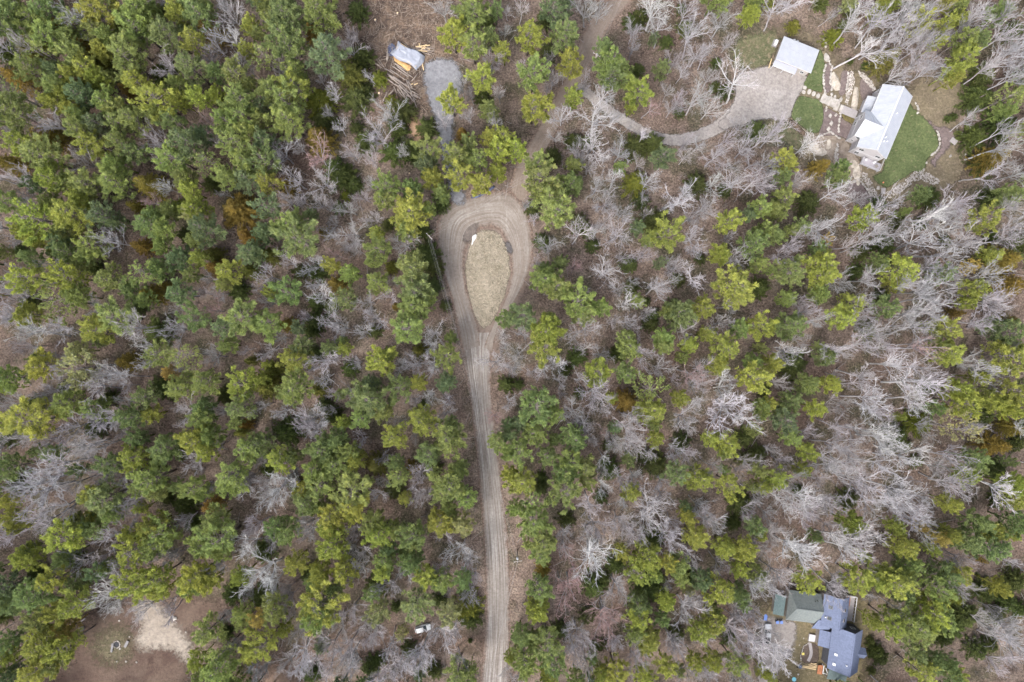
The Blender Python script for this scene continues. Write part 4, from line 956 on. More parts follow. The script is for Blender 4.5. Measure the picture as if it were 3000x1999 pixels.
def massed(name, src_pairs, pts, mats, label, cat):
    """the trees past the first 300 of a kind: one object"""
    me = bpy.data.meshes.new(name)
    me.from_pydata([p['co'] for p in pts], [], [])
    def attr(n, typ, key, field):
        a = me.attributes.new(n, typ, 'POINT')
        a.data.foreach_set(field, np.array([p[key] for p in pts], dtype=np.float32 if typ != 'INT' else np.int32).ravel())
    attr('rot', 'FLOAT_VECTOR', 'rot', 'vector'); attr('scl', 'FLOAT_VECTOR', 'scl', 'vector')
    attr('tint', 'FLOAT_COLOR', 'tint', 'color'); attr('idx', 'INT', 'idx', 'value')
    o = link(name, me)
    tag(o, label, cat, None, 'stuff')
    ng = bpy.data.node_groups.new(name, 'GeometryNodeTree')
    ng.interface.new_socket('Geometry', in_out='INPUT', socket_type='NodeSocketGeometry')
    ng.interface.new_socket('Geometry', in_out='OUTPUT', socket_type='NodeSocketGeometry')
    N = ng.nodes; Lk = ng.links
    gi = N.new('NodeGroupInput'); go = N.new('NodeGroupOutput')
    mp = N.new('GeometryNodeMeshToPoints'); Lk.new(gi.outputs[0], mp.inputs['Mesh'])
    jn = N.new('GeometryNodeJoinGeometry')
    for oc, ot in src_pairs:
        j = N.new('GeometryNodeJoinGeometry')
        for ob, m in ((oc, mats[0]), (ot, mats[1])):
            oi = N.new('GeometryNodeObjectInfo'); oi.transform_space = 'ORIGINAL'; oi.inputs['Object'].default_value = ob
            sm = N.new('GeometryNodeSetMaterial'); sm.inputs['Material'].default_value = m
            Lk.new(oi.outputs['Geometry'], sm.inputs['Geometry']); Lk.new(sm.outputs[0], j.inputs[0])
        gt = N.new('GeometryNodeGeometryToInstance')
        Lk.new(j.outputs[0], gt.inputs[0]); Lk.new(gt.outputs[0], jn.inputs[0])
    ip = N.new('GeometryNodeInstanceOnPoints'); ip.inputs['Pick Instance'].default_value = True
    Lk.new(mp.outputs[0], ip.inputs['Points']); Lk.new(jn.outputs[0], ip.inputs['Instance'])
    def named(n, typ):
        a = N.new('GeometryNodeInputNamedAttribute'); a.data_type = typ; a.inputs['Name'].default_value = n
        return a.outputs[0]
    er = N.new('FunctionNodeEulerToRotation')
    Lk.new(named('rot', 'FLOAT_VECTOR'), er.inputs[0]); Lk.new(er.outputs[0], ip.inputs['Rotation'])
    Lk.new(named('scl', 'FLOAT_VECTOR'), ip.inputs['Scale'])
    Lk.new(named('idx', 'INT'), ip.inputs['Instance Index'])
    Lk.new(ip.outputs[0], go.inputs[0])
    md = o.modifiers.new('trees', 'NODES'); md.node_group = ng
    return o


def margin_points(count, kind, seed):
    """the wood goes on past the frame on every side"""
    q = random.Random(seed); out = []
    while len(out) < count:
        x = q.uniform(-700, 3700); y = q.uniform(-600, 2600)
        if -12 < x < 3012 and -12 < y < 2011: continue
        if 1720 < x < 2000 and y < 0 or 1330 < x < 1560 and y > 1990 or 960 < x < 1330 and y < 0 or 130 < x < 580 and 2000 < y < 2120: continue
        out.append((x, y, q.uniform(20, 42), q.choice(kind)))
    return out

def jitter(c, q, s=0.12, hue=0.06):
    k = 1 + q.uniform(-s, s)
    return tuple(max(0.01, x*k*(1+q.uniform(-hue, hue))) for x in c)

PINE_C = {'': (0.262, 0.308, 0.114), 'g': (0.215, 0.270, 0.114), 'b': (0.186, 0.240, 0.126), 'y': (0.325, 0.352, 0.096), 'p': (0.33, 0.335, 0.17), 'o': (0.43, 0.34, 0.12)}
PINE_W = {'': 'light green', 'g': 'mid green', 'b': 'blue-green', 'y': 'yellow-green', 'p': 'pale sparse', 'o': 'golden-tipped'}
ppm_at = lambda z: (ALT - z)/ALT/PPM

def plant_pines():
    q = random.Random(5)
    E = parse(PINES)
    words = which_one([(x, y, PINE_W[h]) for x, y, r, h in E], 'pine')
    order = sorted(range(len(E)), key=lambda i: -E[i][2])
    keep = set(order[:300])
    E = E + margin_points(620, ['', 'g', 'y', 'y', 'b'], 31)
    src = None; pts = []
    firsts = {}
    for i, (x, y, r, h) in enumerate(E):
        rm = r*ppm_at(11)*(1.17 if x < 1000 else 1.07)
        ht = min(17.5, max(9.0, 7.8 + 2.0*rm)) * q.uniform(0.92, 1.08)
        if x > 2550 or x < 250: ht *= 1.06
        b = W(x, y, ht*0.74)
        col = jitter(PINE_C[h], q, 0.12, 0.05)
        rz = q.uniform(0, 2*PI)
        sx = rm/3.8; sz = ht/16.0
        if h == 'p' or (h == '' and q.random() < 0.12):
            vi = 6 + q.randrange(2); cm, tm = SPARSE_V[vi-6]
        else:
            vi = q.randrange(len(PINE_V)); cm, tm = PINE_V[vi]
        if i in keep:
            e = place('pine_tree', cm, tm, b, sx, sz, rz, col, (0.20, 0.175, 0.165), words[i], 'pine tree', 'pines of the wood')
            firsts.setdefault(vi, e)
        else:
            pts.append(dict(co=(b.x, b.y, 0), rot=(0, 0, rz), scl=(sx, sx, sz), tint=(*col, 1), idx=vi % 4))
    src = []
    for vi in range(4):
        ch = {c.name.split('.')[0]: c for c in firsts[vi].children}
        src.append((ch['crown'], ch['trunk']))
    massed('pine_woods', src, pts, (MT['needle_i'], MT['needle_i']), 'smaller green pines filling the wood between the big crowns', 'pine woods')
plant_pines()

def plant_conifers():
    q = random.Random(6)
    E = parse(CONIFERS)
    word = {'s': 'russet-tipped', 'd': 'dark green', 'e': 'bright green'}
    ws = which_one([(x, y, word[h]) for x, y, r, h in E if h == 's'], 'spruce')
    wf = which_one([(x, y, word[h]) for x, y, r, h in E if h != 's'], 'young fir')
    a = b_ = 0
    for x, y, r, h in E:
        if h == 's':
            lab = ws[a]; a += 1
            rm = r*ppm_at(7)*1.15
            ht = min(13, max(6.0, 5.0 + 2.3*rm))
            b = W(x, y, ht*0.62)
            cm, tm = SPRUCE_V[q.randrange(3)]
            col = jitter(q.choice([(0.205, 0.165, 0.046), (0.150, 0.150, 0.044), (0.230, 0.165, 0.050)]), q, 0.15)
            place('spruce_tree', cm, tm, b, rm/2.7, ht/12, q.uniform(0, 6.28), col, (0.17, 0.145, 0.13), lab, 'spruce tree', 'spruces among the pines')
        else:
            lab = wf[b_]; b_ += 1
            rm = r*ppm_at(3)*1.45
            ht = min(6.0, max(0.7, 0.5 + 1.35*rm))
            b = W(x, y, ht*0.5)
            cm, tm = FIR_V[q.randrange(3)]
            col = jitter((0.098, 0.120, 0.044) if h == 'd' else (0.170, 0.185, 0.042), q, 0.18)
            place('young_fir', cm, tm, b, rm/2.3, ht/5, q.uniform(0, 6.28), col, (0.15, 0.13, 0.12), lab, 'fir tree', 'young firs under the taller trees')
plant_conifers()

BARE_C = {'': (0.345, 0.330, 0.342), 'w': (0.455, 0.445, 0.455), 'r': (0.36, 0.25, 0.245)}
BARE_W = {'': 'grey leafless', 'w': 'pale leafless', 'r': 'red-budded leafless'}
def plant_bare():
    q = random.Random(7)
    E = parse(BARE)
    words = which_one([(x, y, BARE_W[h]) for x, y, r, h in E], 'tree')
    order = sorted(range(len(E)), key=lambda i: -E[i][2] - (30 if E[i][3] else 0))
    keep = set(order[:300])
    E = E + margin_points(420, ['', '', 'w'], 32)
    pts = []; firsts = {}
    for i, (x, y, r, h) in enumerate(E):
        rm = r*ppm_at(9)*1.08
        tall = x > 2200 or x < 420 or (x > 1950 and y < 420) or (x > 1700 and q.random() < 0.4)
        if tall:
            ht = min(20, max(12, 11.5 + 1.5*rm))*q.uniform(0.93, 1.07)
            vi = 6 + q.randrange(3); cm, tm = TALL_V[vi-6]; sx = rm/3.8; sz = ht/18
            cz = 0.78
        else:
            ht = min(16, max(7, 6.5 + 1.7*rm))*q.uniform(0.92, 1.08)
            vi = q.randrange(6); cm, tm = BARE_V[vi]; sx = rm/4.2; sz = ht/14
            cz = 0.74
        b = W(x, y, ht*cz)
        col = jitter(BARE_C[h], q, 0.12, 0.03)
        tcol = tuple(0.9*c for c in jitter(BARE_C['w' if h == 'w' else ''], q, 0.08, 0.02))
        rz = q.uniform(0, 2*PI)
        if i in keep:
            e = place('bare_tree', cm, tm, b, sx, sz, rz, col, tcol, words[i], 'bare tree', 'leafless trees of the wood')
            firsts.setdefault(vi, e)
        else:
            pts.append(dict(co=(b.x, b.y, 0), rot=(0, 0, rz), scl=(sx, sx, sz), tint=(*col, 1), idx=vi % 4))
    src = []
    for vi in range(4):
        ch = {c.name.split('.')[0]: c for c in firsts[vi].children}
        src.append((ch['crown'], ch['trunk']))
    massed('bare_woods', src, pts, (MT['bark_i'], MT['bark_i']), 'smaller grey leafless trees filling the wood between the big ones', 'bare woods')
plant_bare()

# grey brush and saplings under the trees
OPEN = [CUT, CLEARING, [a for a, b in MAIN] + [b for a, b in MAIN][::-1], [a for a, b in RING], [a for a, b in NE] + [b for a, b in NE][::-1], PARK, SPUR,
        [(1650,250),(1720,240),(1830,325),(1980,385),(2110,335),(2180,350),(2100,400),(1980,435),(1880,415),(1780,350)],
        [(2130,60),(2400,60),(2480,190),(2700,230),(2860,250),(2860,560),(2700,640),(2480,620),(2300,440),(2220,400),(2130,220)],
        [(2220,1740),(2560,1720),(2560,2010),(2210,2010)], [(1180,1815),(1300,1815),(1300,1880),(1180,1880)]]
def brush():
    q = random.Random(9)
    mb = MB(); n = 0
    while n < 1500:
        x = q.uniform(-60, 3060); y = q.uniform(-60, 2060)
        if any(inside((x, y), P) for P in OPEN): continue
        n += 1
        p = W(x, y)
        h = q.uniform(1.6, 4.2)
        for k in range(q.randint(4, 8)):
            a = q.uniform(0, 2*PI); s = q.uniform(0.15, 0.55)
            o = Vector((p.x + q.gauss(0, .25), p.y + q.gauss(0, .25), -0.05))
            m = o + Vector((math.cos(a)*s*h*0.5, math.sin(a)*s*h*0.5, h*0.55))
            t = m + Vector((math.cos(a)*s*h*0.6 + q.gauss(0, .15), math.sin(a)*s*h*0.6 + q.gauss(0, .15), h*q.uniform(0.3, 0.5)))
            mb.tube([o, m, t], [0.035, 0.022, 0.010], 3, False)
            for e in range(2):
                d = m.lerp(t, q.uniform(0.1, 0.8))
                mb.tube([d, d + Vector((q.gauss(0, .5), q.gauss(0, .5), q.uniform(0.2, 0.7)))], [0.016, 0.008], 3, False)
    o = mb.build('brush_undergrowth', MT['bark'], label='thin grey leafless brush growing under the trees', cat='undergrowth', kind='stuff')
    o.color = (0.25, 0.225, 0.215, 1)
brush()
# ------------------------------------------------------------------ small builders
def rock_mesh(seed, flat=0.6, mat='rock', n=16):
    q = random.Random(seed)
    bm = bmesh.new()
    for i in range(n):
        v = Vector((q.gauss(0, 1), q.gauss(0, 1), q.gauss(0, 1))).normalized()
        v = Vector((v.x, v.y, v.z*flat))*q.uniform(0.42, 0.56)
        if abs(v.x) > 0.30 and abs(v.y) > 0.30: v *= 1.12
        bm.verts.new(v)
    r = bmesh.ops.convex_hull(bm, input=bm.verts)
    for v in [g for g in r['geom_interior'] if isinstance(g, bmesh.types.BMVert)]: bm.verts.remove(v)
    bmesh.ops.recalc_face_normals(bm, faces=bm.faces)
    me = bpy.data.meshes.new('stone'); bm.to_mesh(me); bm.free()
    me.materials.append(MT[mat])
    return me
ROCKS = [rock_mesh(i) for i in range(8)]
LEDGES = [rock_mesh(50+i, 0.45, 'ledge', 26) for i in range(5)]
RUBBLES = [rock_mesh(70+i, 0.7, 'rubble', 10) for i in range(6)]

def stone_row(name, pix, label, step=0.95, size=(0.75, 1.1), h=0.5, zb=0.12, cat='stone wall', group=None):
    """a low dry wall: every stone an object"""
    P = [W(*p) for p in pix]
    e = empty(name, (P[0].x, P[0].y, 0), 0, label, cat, group)
    q = random.Random(len(label)*7 + int(pix[0][0]))
    d = 0.0
    for a, b in zip(P, P[1:]):
        L = (b-a).length
        t = d
        while t < L:
            c = a.lerp(b, t/L)
            s = q.uniform(*size)
            o = link('stone', q.choice(ROCKS), e)
            o.location = (c.x-P[0].x+q.uniform(-.12, .12), c.y-P[0].y+q.uniform(-.12, .12), zb+h*0.35)
            an = math.atan2((b-a).y, (b-a).x) + q.uniform(-.3, .3)
            o.rotation_euler = (q.uniform(-.1, .1), q.uniform(-.1, .1), an)
            o.scale = (s*1.12, s*q.uniform(0.62, 0.85), h*q.uniform(1.2, 1.9))
            t += s*0.98
        d = t - L
    return e

def boulder(px, py, size, label, me=None, sq=(1, .8, .7), rz=None, cat='boulder', group=None, name='boulder'):
    w = W(px, py)
    o = link(name, me or rng.choice(ROCKS))
    o.location = (w.x, w.y, size*sq[2]*0.16 + 0.05)
    o.scale = (size*sq[0], size*sq[1], size*sq[2])
    o.rotation_euler = (0, 0, rng.uniform(0, 6.28) if rz is None else rz)
    return tag(o, label, cat, group)

def rubble(name, poly, count, size, label):
    """loose stones too small and many to count: one heap"""
    xs = [p[0] for p in poly]; ys = [p[1] for p in poly]
    V = []; F = []; k = 0
    base = [(np.array([v.co for v in m.vertices]), [tuple(p.vertices) for p in m.polygons]) for m in RUBBLES]
    mb = MB()
    while k < count:
        x = rng.uniform(min(xs), max(xs)); y = rng.uniform(min(ys), max(ys))
        if not inside((x, y), poly): continue
        k += 1
        w = W(x, y); v, f = base[k % len(base)]
        s = rng.uniform(*size); a = rng.uniform(0, 6.28); ca, sa = math.cos(a), math.sin(a)
        mb.add([(w.x+s*(p[0]*ca-p[1]*sa), w.y+s*(p[0]*sa+p[1]*ca), 0.10+s*(p[2]+0.12)) for p in v], f)
    return mb.build(name, MT['rubble'], label=label, cat='rubble', kind='stuff')

def window(parent, c, axis, w, h, out=0.04, div=True):
    """a sash window in a wall; axis is the wall's outward normal in the parent's frame"""
    c = Vector(c); n = Vector(axis).normalized(); s = Vector((-n.y, n.x, 0)); u = Vector((0, 0, 1))
    f = MB(); t = 0.09
    for sg in (-1, 1):
        f.bar(c + s*sg*(w/2) - u*(h/2+t/2) + n*out, c + s*sg*(w/2) + u*(h/2+t/2) + n*out, t, 0.10)
    f.bar(c - u*(h/2) - s*(w/2-t/2) + n*out, c - u*(h/2) + s*(w/2-t/2) + n*out, 0.10, t)
    f.bar(c + u*(h/2) - s*(w/2-t/2) + n*out, c + u*(h/2) + s*(w/2-t/2) + n*out, 0.10, t)
    if div: f.bar(c - u*(h/2-t/2) + n*(out-.01), c + u*(h/2-t/2) + n*(out-.01), 0.05, 0.06)
    o = f.build('window', MT['trim'], parent)
    p = MB(); a = c + n*(out-0.02)
    p.quad(a - s*(w/2-t/2) - u*(h/2-t/2), a + s*(w/2-t/2) - u*(h/2-t/2), a + s*(w/2-t/2) + u*(h/2-t/2), a - s*(w/2-t/2) + u*(h/2-t/2))
    p.build('pane', MT['glass'], o)
    return o

def slope(parent, name, a, b, c, d, mat, thick=0.14, seam=None, seam_mat=None):
    """one roof plane, a-b along the eave, c-d along the top; seam: spacing of raised ribs running up the slope"""
    a, b, c, d = (Vector(p) for p in (a, b, c, d))
    n = (b-a).cross(d-a).normalized()
    if n.z < 0: n = -n
    m = MB()
    top = [a, b, c, d]; bot = [p - n*thick for p in top]
    m.add(top + bot, [(0,1,2,3), (7,6,5,4), (0,4,5,1), (1,5,6,2), (2,6,7,3), (3,7,4,0)])
    o = m.build(name, mat, parent)
    if seam:
        s = MB()
        k = max(2, int((b-a).length/seam))
        for i in range(1, k):
            t = i/k
            p0 = a.lerp(b, t) + n*0.03; p1 = d.lerp(c, t) + n*0.03
            if (p1-p0).length > 0.3: s.bar(p0, p1, 0.06, 0.08)
        if s.v: s.build('seam', seam_mat or mat, o)
    return o

def gable_wall(parent, name, x0, x1, y0, y1, z0, ze, zr, axis, mat):
    """a solid wall body with gable ends; axis 'y': ridge along y"""
    m = MB()
    if axis == 'y':
        xm = (x0+x1)/2
        sec = [(x0, z0), (x1, z0), (x1, ze), (xm, zr), (x0, ze)]
        vs = [(x, y0, z) for x, z in sec] + [(x, y1, z) for x, z in sec]
    else:
        ym = (y0+y1)/2
        sec = [(y0, z0), (y1, z0), (y1, ze), (ym, zr), (y0, ze)]
        vs = [(x0, y, z) for y, z in sec] + [(x1, y, z) for y, z in sec]
    m.add(vs, [(4,3,2,1,0), (5,6,7,8,9)] + [(i, (i+1) % 5, 5+(i+1) % 5, 5+i) for i in range(5)])
    me = m.mesh(name, mat)
    bm = bmesh.new(); bm.from_mesh(me); bmesh.ops.recalc_face_normals(bm, faces=bm.faces); bm.to_mesh(me); bm.free()
    return link(name, me, parent)

# ------------------------------------------------------------------ the white house
def white_house():
    c = W(2592.5, 356, 6)
    e = empty('white_house', (c.x, c.y, 0), R(-22.7), 'two-storey white house with standing-seam metal roofs and a cross gable', 'house')
    seam = mat_plain('metal_seam', (0.30, 0.33, 0.40), 0.5, 0.05, 1)
    gable_wall(e, 'wall', -3.85, 3.85, -8.75, 8.75, -0.2, 5.85, 8.42, 'y', MT['white'])
    # main roof
    for s in (-1, 1):
        slope(e, 'roof', (s*4.25, -9.2, 5.95), (s*4.25, 9.2, 5.95), (0, 9.2, 8.7), (0, -9.2, 8.7), MT['metal'], 0.14, 0.45, seam)
    m = MB(); m.bar((0, -9.22, 8.74), (0, 9.22, 8.74), 0.36, 0.10); m.build('ridge_cap', MT['trim'], e)
    for s in (-1, 1):
        m = MB(); m.bar((s*4.31, -9.2, 5.84), (s*4.31, 9.2, 5.84), 0.13, 0.13); m.build('gutter', MT['trim'], e)
    for y in (-9.14, 9.14):
        m = MB()
        for s in (-1, 1): m.bar((s*4.2, y*1.004, 5.76), (s*0.02, y*1.004, 8.48), 0.07, 0.22)
        m.build('barge_board', MT['trim'], e)
    # cross gable to the west
    gable_wall(e, 'wall', -5.75, -0.5, -6.25, 0.45, -0.2, 5.85, 8.05, 'x', MT['white'])
    slope(e, 'roof', (-6.1, 0.88, 5.98), (-4.0, 0.88, 5.98), (-0.45, -2.88, 8.44), (-6.1, -2.88, 8.44), MT['metal'], 0.12, 0.45, seam)
    slope(e, 'roof', (-6.1, -6.64, 5.98), (-4.0, -6.64, 5.98), (-0.45, -2.88, 8.44), (-6.1, -2.88, 8.44), MT['metal'], 0.12, 0.45, seam)
    m = MB(); m.bar((-6.12, -2.88, 8.48), (-0.6, -2.88, 8.48), 0.3, 0.08); m.build('ridge_cap', MT['trim'], e)
    # entry porch roof on the west wall
    slope(e, 'porch_roof', (-5.85, 1.3, 3.15), (-5.85, 6.2, 3.15), (-3.86, 6.2, 4.2), (-3.86, 1.3, 4.2), MT['metal'], 0.12, 0.45, seam)
    m = MB(); m.box((-4.72, 3.75, 1.45), (1.74, 4.5, 3.2)); m.build('porch_wall', MT['white'], e)
    m = MB(); m.bar((-5.92, 1.3, 3.06), (-5.92, 6.2, 3.06), 0.12, 0.12); m.build('gutter', MT['trim'], e)
    # band board, corner boards
    m = MB()
    m.bar((-3.90, -8.80, 2.95), (3.9, -8.80, 2.95), 0.06, 0.20); m.bar((-5.79, -6.28, 2.95), (-5.79, 0.48, 2.95), 0.06, 0.20)
    m.build('band_board', MT['trim'], e)
    for x, y in ((-3.87, -8.77), (3.87, -8.77), (-5.77, -6.27), (-5.77, 0.47), (-3.87, 8.77)):
        m = MB(); m.box((x, y, 2.8), (0.16, 0.16, 6.0)); m.build('corner_board', MT['trim'], e)
    # windows in the walls the camera sees
    for x, z in ((-2.3, 4.4), (-2.3, 1.7), (2.6, 4.2)): window(e, (x, -8.75, z), (0, -1, 0), 1.25, 1.35)
    for y in (-8.0, 7.6): window(e, (-3.85, y+0.3, 4.3), (-1, 0, 0), 1.1, 1.4)
    for y, z in ((-0.6, 4.4), (-1.6, 1.8)): window(e, (-5.75, y, z), (-1, 0, 0), 1.2, 1.4)
    window(e, (-4.9, -6.25, 2.0), (0, -1, 0), 0.7, 0.9)
    window(e, (-4.6, -6.25, 4.6), (0, -1, 0), 0.9, 1.2)
    m = MB(); m.box((-5.62, 2.2, 1.05), (0.07, 1.0, 2.1)); d = m.build('door', MT['bluegrey_wall'], e)
    m = MB(); m.box((-5.69, 2.55, 1.0), (0.07, 0.06, 0.16)); m.build('handle', MT['steel'], d)
    # roof stacks on the east slope
    for x, y in ((1.2, 2.0), (0.95, -5.0), (1.9, -5.6), (0.8, -6.3)):
        z = 8.7 - (x/4.25)*2.75
        m = MB(); m.lathe([(0.13, z-0.2), (0.13, z+0.5), (0.19, z+0.52), (0.19, z+0.62)], 8, (x, y, 0)); m.build('vent_pipe', MT['steel'], e)
    # south deck
    m = MB()
    for k in range(14): m.box((2.75, -8.95-0.16*k, 1.16), (5.5, 0.145, 0.08))
    dk = m.build('deck', mat_plain('lavender_grey_decking', (0.32, 0.305, 0.34), 0.8, 0.08, 2), e)
    m = MB()
    for x in (0.1, 2.75, 5.4):
        for y in (-11.0, -9.0): m.box((x, y, 0.5), (0.14, 0.14, 1.24))
    m.build('post', MT['trim'], dk)
    m = MB()
    for a, b in (((0.06, -11.12), (5.46, -11.12)), ((0.06, -11.12), (0.06, -9.0)), ((5.46, -11.12), (5.46, -7.6))):
        m.bar((*a, 2.15), (*b, 2.15), 0.09, 0.06)
        A = Vector((*a, 0)); B = Vector((*b, 0)); k = int((B-A).length/0.3)
        for i in range(k+1):
            p = A.lerp(B, i/k); m.box((p.x, p.y, 1.66), (0.05, 0.05, 0.94))
    m.build('railing', MT['trim'], dk)
    return e
white_house()

def deck_furniture():
    q = Matrix.Rotation(R(-22.7), 3, 'Z'); c = W(2592.5, 356, 6); c.z = 0
    def wp(x, y, z): return c + q @ Vector((x, y, z))
    for i, (x, y, a) in enumerate(((1.0, -9.6, .4), (3.3, -9.5, -.7))):
        p = wp(x, y, 1.2)
        e = empty('garden_chair', p, R(-22.7)+a, ('white garden chair at the left end of the south deck', 'white garden chair by the house wall on the south deck')[i], 'chair', 'garden chairs on the deck')
        m = MB(); m.box((0, 0, 0.42), (0.55, 0.55, 0.05)); m.build('seat', MT['plastic_white'], e)
        m = MB(); m.box((0, 0.27, 0.72), (0.55, 0.05, 0.6)); m.build('backrest', MT['plastic_white'], e)
        for sx in (-.24, .24):
            for sy in (-.24, .24):
                m = MB(); m.box((sx, sy, 0.2), (0.05, 0.05, 0.4)); m.build('leg', MT['plastic_white'], e)
    p = wp(4.2, -10.2, 1.2)
    e = empty('deck_table', p, 0.5, 'small dark square table on the south deck', 'table')
    m = MB(); m.box((0, 0, 0.7), (0.85, 0.85, 0.05)); m.build('tabletop', MT['bluegrey_wall'], e)
    for sx in (-.36, .36):
        for sy in (-.36, .36):
            m = MB(); m.box((sx, sy, 0.34), (0.06, 0.06, 0.68)); m.build('leg', MT['bluegrey_wall'], e)
deck_furniture()

def footbridge():
    c = W(2592.5, 356, 6)
    q = Matrix.Rotation(R(-22.7), 3, 'Z')
    o = Vector((c.x, c.y, 0)) + q @ Vector((-8.0, 1.35, 0))
    e = empty('footbridge', o, R(-22.7), 'grey plank footbridge leading from the stone steps to the white house', 'footbridge')
    for k in range(14):
        m = MB(); m.box((-2.0+k*0.305, 0, 0.55), (0.28, 2.3, 0.07)); m.build('plank', MT['wood'], e)
    m = MB()
    for y in (-0.95, 0.95): m.box((0, y, 0.40), (4.25, 0.14, 0.22))
    m.build('beam', MT['bluegrey_wall'], e)
    m = MB()
    for y in (1.12,):
        for x in (-2.0, 0, 2.0): m.box((x, y, 1.0), (0.09, 0.09, 0.95))
        m.bar((-2.05, y, 1.5), (2.05, y, 1.5), 0.07, 0.07)
    m.build('railing', MT['bluegrey_wall'], e)
footbridge()

def stone_steps():
    for i, (x, y) in enumerate([(2357, 258), (2354, 271), (2370, 270), (2383, 276), (2396, 282)]):
        w = W(x, y); s = random.Random(i)
        m = MB()
        n = 8
        poly = []
        for k in range(n):
            a = 2*PI*k/n + PI/8
            r = 0.60/max(abs(math.cos(a)), abs(math.sin(a)))*s.uniform(0.92, 1.0)
            poly.append((max(-.50, min(.50, r*math.cos(a))), max(-.72 if i > 1 else -.5, min(.72 if i > 1 else .5, r*1.2*math.sin(a)))))
        m.prism(poly, -0.02, 0.10)
        o = m.build('stepping_stone', MT['rock'], label='pale flat stepping stone, %s from the gravel parking area' % ('upper of the two closest', 'lower of the two closest', 'second', 'third', 'fourth')[i], cat='stepping stone', group='stepping stones across the lawn')
        o.location = (w.x, w.y, 0.13); o.rotation_euler = (0, 0, R(-20))
    a, b = W(2407, 288), W(2452, 309)
    e = empty('stone_stairs', (a.x, a.y, 0), R(-25), 'flight of pale stone slab steps between stepping stones and footbridge', 'stairs')
    L = (b-a).length + 0.4
    for k in range(9):
        m = MB(); d = L/9
        m.box((k*d+0.1, 0, 0.10+0.045*k+0.05), (d*0.93, 2.3+0.15*math.sin(k*2.1), 0.2+0.09*k))
        m.build('step', MT['rock'], e)
    for k, (x, y) in enumerate(((2449, 314), (2464, 320))):
        w = W(x, y); m = MB(); m.box((0, 0, 0.30), (1.25, 2.1-0.2*k, 0.5))
        o = m.build('landing_slab', MT['rock'], label=('broad pale stone landing at the foot of the stone steps', 'pale stone landing against the end of the footbridge')[k], cat='stone slab', group='stone landings')
        o.location = (w.x, w.y, 0.02); o.rotation_euler = (0, 0, R(-22))
stone_steps()

G = 'low dry-stone walls round the white house'
stone_row('stone_wall', [(2413,117),(2417,128),(2419,143)], 'short row of pale stones right of the garage roof', group=G)
stone_row('stone_wall', [(2419,192),(2412,208),(2411,236),(2413,258),(2416,276)], 'pale stone edging along the lawn strip between garage and mulch', group=G)
stone_row('stone_wall', [(2428,181),(2436,198),(2434,222),(2432,243),(2437,258)], 'pale stone row between two mulch beds above the stone steps', group=G)
stone_row('stone_wall', [(2436,264),(2434,282),(2433,292)], 'short pale stone row meeting the top of the stone steps', group=G, size=(0.8,1.2))
stone_row('stone_wall', [(2483,238),(2480,255),(2476,270)], 'pale stone edging beside the rubble bank left of the white house', group=G)
stone_row('stone_wall', [(2424,306),(2421,318),(2419,328)], 'short stone row hanging below the stone steps', group=G)
stone_row('stone_wall', [(2462,332),(2458,346),(2456,362),(2455,380),(2455,396)], 'long pale stone row through the mulch below the footbridge', group=G)
stone_row('stone_wall', [(2396,402),(2412,396),(2424,391),(2431,388),(2440,394),(2450,401),(2459,406)], 'curved pale stone wall at the lower end of the mulch', group=G)
stone_row('stone_wall', [(2744,388),(2750,402),(2753,418),(2750,432),(2741,445),(2726,456)], 'curved pale stone edging along the right side of the lawn', group=G, size=(0.9,1.3))
stone_row('stone_wall', [(2682,304),(2688,315),(2689,325),(2686,334)], 'short stone row off the right corner of the white house', group=G)
stone_row('stone_wall', [(2484,534),(2495,536),(2510,528),(2524,535),(2534,548),(2543,562),(2553,576)], 'pale stone edging round the dark mulch bed below the house', group=G)
stone_row('stone_wall', [(2453,425),(2450,437),(2446,452),(2446,466),(2455,480),(2462,492)], 'rough pale stone row winding down the rocky bank', group=G, size=(0.6,1.0))
for i, (x, y, s, lab) in enumerate([(2431,340,1.4,'pale upright boulder in the mulch, upper of two'),(2434,362,1.5,'pale pointed boulder in the mulch, lower of two'),(2426,379,1.5,'square pale boulder above the curved stone wall'),
        (2448,338,1.1,'cluster-like mottled boulder below the stone steps'),(2445,285,1.2,'pointed pale boulder above the stone steps'),(2462,292,1.6,'broad pale boulder beside the upper stone landing'),
        (2421,170,2.6,'large flat pale slab right of the garage lawn'),(2714,478,0.8,'small pale boulder at the lower lawn corner'),(2705,498,1.0,'pale boulder at the bottom of the side lawn'),
        (2783,458,1.2,'oblong pale boulder beside the grey garden path'),(2817,392,1.0,'pale boulder at the wood edge right of the garden path'),(2572,552,1.3,'white boulder beside the little bench at the lawn foot'),
        (2828,454,0.7,'small white boulder near the dark firs right of the lawn'),(2513,1812,1.0,'white boulder at the wood edge beside the blue-roofed house')]):
    if 'blue-roofed' in lab: continue
    boulder(x, y, s, lab, sq=(1, .72, .75) if s < 2 else (0.62, 1.15, .25), rz=R(70) if s < 2 else R(15), group='pale boulders round the white house')
